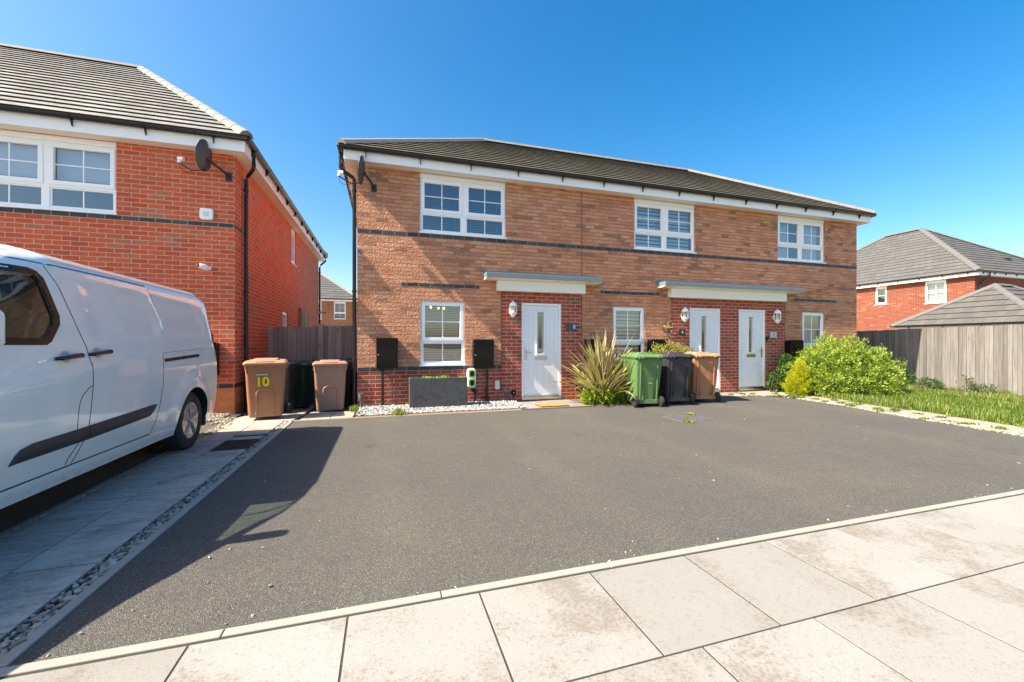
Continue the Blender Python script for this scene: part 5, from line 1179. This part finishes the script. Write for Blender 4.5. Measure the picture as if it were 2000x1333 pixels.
# mouldings
def skin_patch(mb, top, bot, n, sx=1, k=40):
    """raised strip between two polylines (y,z)"""
    y0, y1 = top[0][0], top[-1][0]; rows = 4
    def at(pl, y): return float(np.interp(y, [q[0] for q in pl], [q[1] for q in pl]))
    ys = [y0+(y1-y0)*i/k for i in range(k+1)]; G = []
    for y in ys:
        a, b = at(bot, y), at(top, y); G.append([(y, a+(b-a)*j/rows) for j in range(rows+1)])
    prof = [0.002, n, n*1.08, n, .002]
    P_ = [[(VX+sx*(vw(y, z)+prof[j]), y, z) for j, (y, z) in enumerate(r)] for r in G]
    for i in range(k):
        for j in range(rows): mb.face([P_[i][j], P_[i+1][j], P_[i+1][j+1], P_[i][j+1]])
    for e in (0, k):
        mb.face(P_[e]+[(VX+sx*(vw(y, z)-.004), y, z) for y, z in G[e][::-1]])
m = MB(vo); skin_patch(m, [(3.215, .497), (3.25, .545), (3.29, .572), (3.38, .59), (3.80, .600)], [(3.215, .489), (3.80, .497)], .014); m.build('moulding', 'moulding', fd, smooth=True, weld=True)
m = MB(vo); skin_patch(m, [(3.805, .600), (3.895, .603)], [(3.805, .497), (3.895, .499)], .012, k=4); m.build('moulding', 'moulding', body, smooth=True, weld=True)
m = MB(vo); skin_patch(m, [(3.90, .603), (4.80, .632), (4.845, .630)], [(3.90, .499), (4.76, .531), (4.80, .56), (4.845, .625)], .014); m.build('moulding', 'moulding', sd, smooth=True, weld=True)
m = MB(vo); skin_patch(m, [(2.8, .345), (4.9, .345), (5.28, .32)], [(2.8, .27), (4.9, .265), (5.28, .262)], .006); m.build('sill', 'paint', body, smooth=True, weld=True)
# windows
def glaze(sx, parent):
    m = MB(vo); c = (3.1, 1.46)
    for i in range(len(WIN)):
        a, b = WIN[i], WIN[(i+1) % len(WIN)]; k = 6
        for s0 in range(k):
            for s1 in range(4):
                f0, f1, g0, g1 = s0/k, (s0+1)/k, s1/4, (s1+1)/4; P_ = []
                for f, g in ((f0, g0), (f1, g0), (f1, g1), (f0, g1)):
                    e = (a[0]+(b[0]-a[0])*f, a[1]+(b[1]-a[1])*f); P_.append((c[0]+(e[0]-c[0])*g, c[1]+(e[1]-c[1])*g))
                m.face([(VX+sx*(vw(y, z)-.012), y, z) for y, z in P_])
    g = m.build('side_window', 'vanglass', parent, smooth=True, weld=True)
    m = MB(vo); ribbon(m, WIN, .046, .003, sx, close=True); m.build('window_seal', 'seal', parent)
    m = MB(vo); ribbon(m, [(2.80, 1.25), (2.86, 1.48)], .03, .002, sx); m.build('quarter_bar', 'seal', parent)
glaze(1, fd); glaze(-1, fdl)
# door handles with recess cups
def handle(y, z, parent):
    m = MB(vo); n = 20; r0 = vw(y, z)
    m.add([(VX+r0+.0015, y+.0, z)]+[(VX+vw(y+.045*math.cos(a), z+.045*math.sin(a))+.0015, y+.048*math.cos(a), z+.042*math.sin(a)) for a in [2*math.pi*i/n for i in range(n)]], [(0, 1+i, 1+(i+1) % n) for i in range(n)])
    m.build('handle_cup', plain('cup_grey', (.5, .5, .51), .4, .1), parent)
    m = MB(vo); p0, p1 = (y-.10, z-.012), (y+.11, z+.006); m.tube([(VX+vw(*p0)+.004, p0[0], p0[1]), (VX+vw(*p0)+.035, p0[0]+.012, p0[1]+.002), (VX+vw(y, z)+.042, y, z), (VX+vw(*p1)+.036, p1[0]-.015, p1[1]), (VX+vw(*p1)+.004, p1[0], p1[1])], [.012, .015, .0155, .019, .017], 10, scl=(1, 1)); m.build('handle', 'seal', parent, smooth=True)
handle(3.71, 1.125, fd); handle(4.05, 1.146, sd)
R_['windscreen'].build('windscreen', 'vanglass', body, smooth=True, weld=True)
m = MB(vo); m.box(VX-.86, VX+.86, VF-.015, VF+.02, .62, .76); m.build('grille', 'seal', body, bevel=.01)
m = MB(vo); m.box(VX-.80, VX+.80, VF-.05, VF+.1, .26, .5); m.build('bumper', 'moulding', body, bevel=.03)
for sx in (-1, 1):
    m = MB(vo); m.prism([(VX+sx*.55, .72), (VX+sx*.88, .80), (VX+sx*.90, .92), (VX+sx*.62, .86)], 'y', VF-.01+.02, VF+.18); m.build('headlight', 'hub', body, bevel=.01)
    m = MB(vo); m.box(VX+sx*.88-.03, VX+sx*.88+.03, VR-.06, VR+.012, .85, 1.35); m.build('tail_light', 'orangelens', body, bevel=.01)
    # mirrors: black arm, white cap
    m = MB(vo); x = VX+sx*1.08
    m.tube([(VX+sx*.93, 2.84, 1.22), (VX+sx*1.05, 2.85, 1.25)], .03, 8)
    root_m = m.build('mirror_arm', 'moulding', van, smooth=True)
    m = MB(vo); m.prism([(VX+sx*1.02, 1.17), (VX+sx*1.15, 1.16), (VX+sx*1.20, 1.22), (VX+sx*1.20, 1.38), (VX+sx*1.15, 1.43), (VX+sx*1.05, 1.42), (VX+sx*1.01, 1.36)], 'y', 2.80, 2.90); m.build('mirror', 'paint', van, bevel=.03, smooth=True)
m = MB(vo); m.box(VX-.85, VX+.85, VR-.02, VR+.05, .30, .48); m.build('rear_bumper', 'moulding', body, bevel=.03)
m = MB(vo); m.box(VX-.85, VX+.85, VF+.25, 5.2, .27, .30); m.box(VX-.72, VX+.72, 5.2, 6.6, .34, .36); m.box(VX-.68, VX+.68, 1.9, 6.4, .2, .27); m.box(VX-.79, VX+.79, 3.98, 4.01, .28, 1.72); m.box(VX-.94, VX+.94, 2.82, 5.2, .262, .285); m.build('underbody', 'vanblack', van)
m = MB(vo)
for x in (VX-.45, VX+.45):
    m.box(x-.24, x+.24, 3.1, 3.55, .45, .62); m.prism([(3.45, .6), (3.6, .6), (3.75, 1.25), (3.66, 1.28)], 'x', x-.23, x+.23); m.box(x-.12, x+.12, 3.68, 3.76, 1.27, 1.42)
m.box(VX-.8, VX+.8, 2.2, 2.75, .6, 1.12); m.build('seat', 'seat', van, bevel=.03)
def van_wheel(x, y, sx, detail=True):
    m = MB(vo); prof = [(.19, -.10), (.27, -.108), (.305, -.10), (.325, -.085), (.33, -.05), (.331, 0), (.33, .05), (.325, .085), (.305, .10), (.27, .108), (.21, .10), (.205, .085)]
    if sx < 0: prof = [(r, -h) for r, h in prof]
    m.lathe(prof, (x, y, .33), 'x', 48); ty = m.build('wheel', 'tyre', van, smooth=True)
    m = MB(vo); s = sx; m.lathe([(.208, s*.088), (.205, s*.096), (.195, s*.094)], (x, y, .33), 'x', 40); m.lathe([(.0001, s*.085), (.06, s*.083), (.15, s*.070), (.20, s*.088)], (x, y, .33), 'x', 40)
    for k in range(5):
        a = 2*math.pi*k/5+.3; da = .30; P_ = []
        for (r, dd, h) in ((.035, .95, .100), (.10, .48, .104), (.155, .42, .100), (.198, .36, .097)):
            P_.append([(x+s*h, y+r*math.cos(a-dd*da*1.6), .33+r*math.sin(a-dd*da*1.6)), (x+s*(h+.008), y+r*math.cos(a), .33+r*math.sin(a)), (x+s*h, y+r*math.cos(a+dd*da*1.6), .33+r*math.sin(a+dd*da*1.6))])
        for i in range(3):
            for j in range(2): m.face([P_[i][j], P_[i][j+1], P_[i+1][j+1], P_[i+1][j]])
            for j in (0, 2): q0, q1 = P_[i][j], P_[i+1][j]; m.face([q0, q1, (x+s*.078, q1[1], q1[2]), (x+s*.078, q0[1], q0[2])])
    m.lathe([(.0001, s*.112), (.025, s*.11), (.032, s*.10)], (x, y, .33), 'x', 20); m.build('hubcap', 'hub', ty)
    m = MB(vo)
    for k in range(10):
        a = 2*math.pi*(k+.5)/10; c_ = (x+s*.0825, y+.176*math.cos(a), .33+.176*math.sin(a)); r = .013
        m.add([(c_[0]+s*.004, c_[1]+r*math.cos(b), c_[2]+r*math.sin(b)) for b in [2*math.pi*i/10 for i in range(10)]], [tuple(range(10))])
    m.build('vent_hole', 'seal', ty)
for y in (5.69, 2.39):
    van_wheel(VX+.865, y, 1); van_wheel(VX-.865, y, -1)
    for sx in (-1, 1):
        m = MB(vo); prof = []
        n = 20
        for k in range(n): 
            a0, a1 = math.pi*k/n*1.16-.25, math.pi*(k+1)/n*1.16-.25
            P_ = [(y+.395*math.cos(a), .315+.395*math.sin(a)) for a in (a0, a1)]
            m.face([(VX+sx*.60, *P_[0]), (VX+sx*.60, *P_[1]), (VX+sx*(vw(*P_[1])-.002), *P_[1]), (VX+sx*(vw(*P_[0])-.002), *P_[0])])
        m.face([(VX+sx*.60, y+.42*math.cos(2*math.pi*k/16), .4+.42*math.sin(2*math.pi*k/16)) for k in range(16)])
        m.build('wheel_arch', 'vanblack', van, smooth=True)
m = MB(vo); m.prism([(6.04, .20), (6.10, .20), (6.125, .42), (6.08, .44)], 'x', VX+.76, VX+.97); m.build('mudflap', 'tyre', van, bevel=.004)

# ================================================================== PLANTS
def leaf_mat(name, stops, trans=.35, rough=.45, tipcol=None):
    t = NT(name); r = t.attr('rnd'); p = t.pos(); c = t.ramp(r, stops); c = t.mix(t.math('MULTIPLY', t.noise(p, 30, 2), .35), c, t.mix(1, c, (.55, .6, .5), 'MULTIPLY'))
    t.put(t.b.inputs['Base Color'], c); t.b.inputs['Roughness'].default_value = rough; t.b.inputs['Specular IOR Level'].default_value = .35
    tl = t.n('ShaderNodeBsdfTranslucent'); t.put(tl.inputs[0], t.mix(1, c, (1.25, 1.4, .7), 'MULTIPLY')); mx = t.n('ShaderNodeMixShader'); mx.inputs[0].default_value = trans
    t.put(mx.inputs[1], t.b.outputs[0]); t.put(mx.inputs[2], tl.outputs[0]); t.put(t.o.inputs[0], mx.outputs[0]); return t.m
M['leaf_bush'] = leaf_mat('yellow_green_leaves', [(0, (.05, .11, .012)), (.3, (.15, .25, .03)), (.6, (.32, .42, .07)), (.92, (.50, .56, .16)), (1, (.30, .14, .06))])
M['leaf_conifer'] = leaf_mat('golden_conifer', [(0, (.20, .26, .01)), (.5, (.42, .44, .015)), (1, (.60, .56, .05))], .3)
M['leaf_dark'] = leaf_mat('dark_leaves', [(0, (.025, .07, .015)), (.7, (.06, .15, .03)), (1, (.14, .26, .06))])
M['leaf_low'] = leaf_mat('glossy_yellow_green', [(0, (.09, .17, .02)), (.5, (.24, .36, .04)), (1, (.48, .52, .07))])
M['leaf_red'] = leaf_mat('red_tipped_leaves', [(0, (.15, .22, .04)), (.5, (.32, .38, .08)), (.8, (.50, .38, .13)), (1, (.55, .17, .08))])
M['grass'] = leaf_mat('grass_blades', [(0, (.05, .11, .018)), (.45, (.12, .20, .03)), (.8, (.24, .31, .07)), (1, (.42, .36, .17))], .4)
M['stem'] = plain('brown_stem', (.10, .07, .045), .85, .3, 20)
def leaf_mesh(name, P_, D, size, aspect, mat, parent, seed, rn=None, org=(0, 0, 0), fold=.25):
    """P_ positions, D directions of growth: folded four-point leaves, vectorised"""
    r = np.random.RandomState(seed); n = len(P_); P_ = P_-np.array(org); D = D/np.linalg.norm(D, axis=1, keepdims=True)
    q = r.normal(size=(n, 3)); S = np.cross(D, q); S /= np.linalg.norm(S, axis=1, keepdims=True); N = np.cross(D, S)
    L = size[0]+(size[1]-size[0])*r.rand(n, 1); W = L*aspect
    V = np.stack([P_, P_+D*L*.5+S*W*.5+N*L*fold*.3, P_+D*L+N*L*-.08, P_+D*L*.5-S*W*.5+N*L*fold*.3], 1).reshape(-1, 3)
    b = np.arange(n)[:, None]*4; F = np.concatenate([b+[0, 1, 2], b+[0, 2, 3]], 1).reshape(-1, 3)
    rn = np.repeat(r.rand(n) if rn is None else rn, 2); return raw_mesh(name, V, F, mat, parent, {'rnd': rn})
def blob_points(blobs, n, seed, lump=.22, inner=.55):
    r = np.random.RandomState(seed); out = []; dirs = []; w_ = np.array([b[3]*b[4]*b[5] for b in blobs])**.66; w_ = w_/w_.sum()
    for b, k in zip(blobs, (w_*n).astype(int)):
        d = r.normal(size=(k, 3)); d /= np.linalg.norm(d, axis=1, keepdims=True); f = inner+(1-inner)*r.rand(k)**.45
        lm = np.array([mnoise.noise(Vector((x*2.3+b[0], y*2.3+b[1], z*2.3))) + .5*mnoise.noise(Vector((x*6+b[0], y*6, z*6+b[2]))) for x, y, z in d]); f = f*(1+lump*lm*1.6)
        p = np.array(b[:3])+d*np.array(b[3:6])*f[:, None]; out.append(p); dirs.append(d/np.array(b[3:6])*max(b[3:6]))
    P_ = np.concatenate(out); D = np.concatenate(dirs); D /= np.linalg.norm(D, axis=1, keepdims=True); k = P_[:, 2] > -.09; return P_[k], D[k]
def shrub(name, label, cat, base, blobs, n, size, aspect, mat, seed, up=.5, jit=.8, lump=.22, clusters=0, sprigs=True):
    root = thing(name, label, cat, base); P_, D = blob_points(blobs, n if not clusters else clusters, seed, lump)
    r = np.random.RandomState(seed+1)
    if clusters:      # rosettes of leaves at twig ends
        k = n//len(P_)+1; C_ = np.repeat(P_, k, 0)+r.normal(size=(len(P_)*k, 3))*size[1]*.45; tone = np.clip(np.repeat(r.rand(len(P_)), k)*.75+r.rand(len(C_))*.3, 0, 1)
        D = np.repeat(D, k, 0); P_ = C_
    else: tone = r.rand(len(P_))
    D = D+np.array([0, 0, up])+r.normal(size=D.shape)*jit; kk = P_[:, 2] > -.08
    leaf_mesh('foliage', P_[kk], D[kk], size, aspect, mat, root, seed+2, tone[kk], base)
    m = MB(base); rr_ = random.Random(seed)
    for i in range(14):
        b = rr_.choice(blobs); a = rr_.uniform(0, 6.28); q = rr_.uniform(.3, .8); p0 = (base[0]+rr_.uniform(-.12, .12)*b[3], base[1]+rr_.uniform(-.1, .1), base[2]); p2 = (b[0]+q*b[3]*math.cos(a), b[1]+q*b[4]*math.sin(a), b[2]+b[5]*rr_.uniform(0, .6)); p1 = tuple((x+y)/2+rr_.uniform(-.05, .05) for x, y in zip(p0, p2)); m.tube([p0, p1, p2], [.014, .009, .004], 6)
    m.build('stems', 'stem', root); return root
shrub('large_bush', 'large rounded yellow green bush hiding the right corner of the terrace', 'bush', (11.0, 7.3, 0), [(10.6, 7.35, .52, 1.15, .75, .82), (11.35, 7.15, .42, .78, .65, .66), (9.9, 7.2, .40, .56, .55, .62), (10.95, 6.9, .22, 1.0, .5, .36), (10.1, 7.05, .2, .7, .4, .32), (11.75, 7.15, .34, .38, .4, .36), (10.65, 7.5, .83, .66, .5, .46)], 40000, (.035, .07), .45, 'leaf_bush', 21, .5, .8, .2, 3000)
shrub('conifer', 'small golden yellow conifer at the left foot of the large bush', 'conifer', (9.15, 7.35, 0), [(9.22, 7.3, .28, .20, .2, .32), (9.28, 7.3, .54, .15, .15, .26), (9.1, 7.27, .2, .2, .2, .22), (9.38, 7.3, .34, .15, .16, .26)], 9000, (.02, .045), .3, 'leaf_conifer', 31, 1.3, .5, .35, 900)
shrub('small_shrub', 'small dark leafy shrub between the rightmost door and the golden conifer', 'shrub', (9.25, 7.95, 0), [(9.42, 7.95, .22, .22, .2, .28), (9.75, 8.0, .62, .2, .18, .3)], 1800, (.05, .09), .45, 'leaf_dark', 41, .5, .9, .3)
shrub('low_shrub', 'low glossy yellow green shrub at the foot of the tall spiky plant', 'shrub', (4.35, 7.45, 0), [(4.2, 7.42, .18, .42, .2, .20), (4.62, 7.45, .22, .32, .2, .24), (3.95, 7.5, .14, .2, .15, .13)], 3600, (.03, .06), .55, 'leaf_low', 51, .7, .9, .3, 380)
shrub('red_tipped_shrub', 'shrub with red and yellow tips showing above the charcoal bin', 'shrub', (6.1, 7.95, 0), [(6.1, 7.95, .5, .42, .25, .55), (6.25, 7.95, .95, .38, .22, .28), (5.9, 7.95, .8, .3, .2, .3)], 5200, (.03, .065), .4, 'leaf_red', 61, 1.0, .8, .3, 420)
shrub('weed_clump', 'dark nettle-like weed clump at the foot of the shaded part of the right fence', 'weed', (14.95, 8.55, -.1), [(14.95, 8.55, .12, .24, .32, .30), (15.0, 7.9, .03, .16, .32, .17)], 1400, (.05, .09), .35, 'leaf_dark', 71, .6, .9, .3)
shrub('weed_clump', 'smaller green weed clump at the foot of the sunlit part of the right fence', 'weed', (15.15, 6.8, -.1), [(15.15, 6.8, -.02, .12, .22, .14), (15.2, 7.15, .1, .05, .1, .25)], 420, (.04, .08), .35, 'leaf_dark', 75, .6, .9, .3)
# tall spiky plant
def sword_mat():
    t = NT('sword_leaf'); uv = t.n('ShaderNodeUVMap').outputs[0]; u, v, _ = t.sep(uv); r = t.attr('rnd')
    mid = t.ramp(r, [(0, (.06, .075, .03)), (.3, (.16, .16, .055)), (.55, (.26, .19, .09)), (.8, (.38, .36, .12)), (1, (.18, .26, .05))])
    edge_ = t.ramp(r, [(0, (.45, .30, .18)), (.5, (.66, .52, .28)), (1, (.62, .62, .22))]); d = t.math('ABSOLUTE', t.math('SUBTRACT', u, .5))
    st = t.math('MULTIPLY', t.noise(t.comb(t.math('MULTIPLY', u, 9), t.math('MULTIPLY', v, .6), r), 2, 3), .35)
    c = t.mix(t.math('MULTIPLY', t.math('SUBTRACT', t.math('ADD', d, st), .38, clamp=True), 7, clamp=True), mid, edge_); c = t.mix(t.math('MULTIPLY', t.math('SUBTRACT', v, .8, clamp=True), 3, clamp=True), c, (.32, .22, .13))
    t.put(t.b.inputs['Base Color'], c); t.b.inputs['Roughness'].default_value = .38
    tl = t.n('ShaderNodeBsdfTranslucent'); t.put(tl.inputs[0], c); mx = t.n('ShaderNodeMixShader'); mx.inputs[0].default_value = .2; t.put(mx.inputs[1], t.b.outputs[0]); t.put(mx.inputs[2], tl.outputs[0]); t.put(t.o.inputs[0], mx.outputs[0]); return t.m
M['sword'] = sword_mat()
def spiky(label, base, n, seed, hmax):
    root = thing('spiky_plant', label, 'spiky plant', base); r = random.Random(seed); V, F, UV, RN = [], [], [], []
    for i in range(n):
        az = r.uniform(0, 2*math.pi); lean = abs(r.gauss(0, .8))+.05; lean = min(lean, 1.5)
        if -math.sin(az) < -.2: lean *= .75
        if math.cos(az) > .3: lean = min(1.5, lean*1.12)
        L = hmax*r.uniform(.62, 1.06)*(1-.15*lean); w0 = r.uniform(.028, .046); d = Vector((math.cos(az), math.sin(az), 0)); s = Vector((-d.y, d.x, 0)); tw = r.uniform(-.9, .9); rn = r.random()
        p = Vector((r.gauss(0, .07), r.gauss(0, .06), 0)); th = math.pi/2-lean*.62; N = 11; b = len(V); droop = r.uniform(.25, 1.0)*(lean+.15)
        if r.random() < .06: droop += 1.6
        for k in range(N+1):
            f = k/N; wk = w0*(.55+1.3*f if f < .35 else 1.0)*(1-max(0, (f-.45)/.55)**1.6)+.001; a = th-droop*f*f; dirv = d*math.cos(a)+Vector((0, 0, math.sin(a))); nn = dirv.cross(s).normalized(); ss = (s*math.cos(tw*f)+nn*math.sin(tw*f)).normalized(); fold = nn*wk*.35
            V += [tuple(p-ss*wk+fold), tuple(p), tuple(p+ss*wk+fold)]; UV += [(0, f), (.5, f), (1, f)]
            p = p+dirv*(L/N)
            if p.z < .03: p.z = .03
        for k in range(N):
            for j in (0, 1): q = b+k*3+j; F.append((q, q+1, q+4, q+3)); RN.append(rn)
    o = raw_mesh('leaves', V, F, 'sword', root, {'rnd': RN}, smooth=True); ul = o.data.uv_layers.new(name='UVMap'); li = np.empty(len(o.data.loops), dtype=np.int32); o.data.loops.foreach_get('vertex_index', li); ul.data.foreach_set('uv', np.array(UV)[li].ravel())
    return root
spiky('tall spiky plant with long bronze and cream striped leaves right of the number 8 door', (4.28, 7.62, 0), 230, 8, 1.5)
# herbs in the planter
ph = thing('planter_herbs', 'low green seedlings growing in the dark grey planter', 'plant', (.97, 7.9, .53)); r = np.random.RandomState(4); P_ = np.stack([r.uniform(.5, 1.44, 420), r.uniform(7.79, 8.03, 420), r.uniform(.53, .57, 420)], 1); P_ = P_[(np.sin(P_[:, 0]*19)+np.sin(P_[:, 0]*7+1)) > -.3]
leaf_mesh('foliage', P_, r.normal(size=P_.shape)*.6+np.array([0, 0, .8]), (.02, .06), .5, 'leaf_low', ph, 5, None, (.97, 7.9, .53))
# grass
def inx(y): return np.interp(y, [2.0, 3.2, 4.2, 5.8, 7.0, 8.2], [8.70, 8.86, 8.98, 9.26, 9.5, 9.75])
m = MB(); vy = [-2, 2.0, 3.2, 4.2, 5.8, 7.0, 8.3, 12.5]
for a, b in zip(vy, vy[1:]):
    xa, xb = float(inx(a)), float(inx(b)); m.face([(xa, a, -.002), (14.25, a, -.09), (14.25, b, -.09), (xb, b, -.002)])
struct(m.build('verge', 'soil'))
def grass(name, n, seed, region, hmin, hmax, mat='grass', wid=.0035, lean=.45):
    r = np.random.RandomState(seed); P_ = region(r, n); n = len(P_); H = hmin+(hmax-hmin)*r.rand(n)**1.4
    cl = np.array([mnoise.noise(Vector((x*1.1, y*1.1, 3))) for x, y in P_[:, :2]]); H = H*(1+.8*cl); a = r.uniform(0, 6.28, n); dx, dy = np.cos(a), np.sin(a); b = r.uniform(.1, 1, n)*lean
    w_ = wid*(1+r.rand(n)); O = np.zeros((n, 7, 3))
    for k, f in enumerate((0, .4, .75)):
        off = b*H*f*f; z = H*f*(1-.15*f*b)
        for s_, c_ in ((-1, 0), (1, 1)):
            ww = w_*(1-.5*f)*s_; O[:, k*2+c_, 0] = P_[:, 0]+dx*off-dy*ww; O[:, k*2+c_, 1] = P_[:, 1]+dy*off+dx*ww; O[:, k*2+c_, 2] = P_[:, 2]+z
    O[:, 6, 0] = P_[:, 0]+dx*b*H; O[:, 6, 1] = P_[:, 1]+dy*b*H; O[:, 6, 2] = P_[:, 2]+H*(1-.2*b)
    V = O.reshape(-1, 3); q = np.arange(n)[:, None]*7; F = (q+[0, 1, 3]).tolist()+(q+[0, 3, 2]).tolist()+(q+[2, 3, 5]).tolist()+(q+[2, 5, 4]).tolist()+(q+[4, 5, 6]).tolist()
    rn = np.clip(.5+.5*cl+r.normal(size=n)*.22, 0, 1); o = raw_mesh(name, V, F, mat, None, {'rnd': np.tile(rn, 5)}); o['kind'] = 'stuff'; return o
def reg_verge(r, n):
    y = 9.5-8.9*r.rand(n)**.75; x = r.uniform(8.7, 14.3, n); k = (x > inx(y)+.04*np.sin(y*9)) & ~((x > 10.2) & (x < 12.0) & (y > 6.9)); k &= r.rand(n) < np.clip((x-inx(y))*6+.3, 0, 1); return np.stack([x[k], y[k], -.003-.09*np.clip((x[k]-9.2)/5, 0, 1)], 1)
grass('grass', 90000, 3, reg_verge, .05, .15)
def reg_fence(r, n): return np.stack([r.uniform(15.15, 15.38, n), r.uniform(6.3, 12, n), np.full(n, -.11)], 1)
def reg_tufts(pts, rad):
    def f(r, n):
        c = np.array(pts)[r.randint(0, len(pts), n)]; return np.stack([c[:, 0]+r.normal(size=n)*rad, c[:, 1]+r.normal(size=n)*rad, np.full(n, .0)], 1)
    return f
grass('grass', 2600, 5, lambda r, n: (lambda P_: P_[(np.sin(P_[:, 1]*4.3) > -.2)])(reg_fence(r, n)), .04, .14)
rw = random.Random(17); tf = []
for i in range(46): y = 2.1+5.2*rw.random()**.9; tf.append((ex(min(y, 7), rw.choice([.06, .14, .24, .26, .5, .84])+rw.uniform(-.03, .03)), y))
tf += [(7.8, 7.82), (8.1, 7.78), (8.35, 7.72), (8.9, 7.6), (9.25, 7.55), (4.5, 5.35), (5.0, 5.88)]
grass('weeds', 3800, 9, reg_tufts(tf, .035), .015, .06, wid=.005, lean=1.1)
tf2 = [(3.95+.14*i, 7.30+.02*math.sin(i*3)) for i in range(9)]+[(-.52, 8.2), (.2, 7.33), (.26, 7.34), (-.50, 7.9)]; grass('weeds', 1500, 11, reg_tufts(tf2, .04), .03, .10, wid=.004)
r = np.random.RandomState(77); tc = np.array([t_ for t_ in tf if r.rand() < .55]); P_ = tc[r.randint(0, len(tc), 1500)]+r.normal(size=(1500, 2))*.035; P_ = np.concatenate([P_, np.full((1500, 1), .008)], 1); o = leaf_mesh('weeds', P_, r.normal(size=(1500, 3))+np.array([0, 0, .5]), (.015, .045), .5, 'leaf_low', None, 78); o['kind'] = 'stuff'
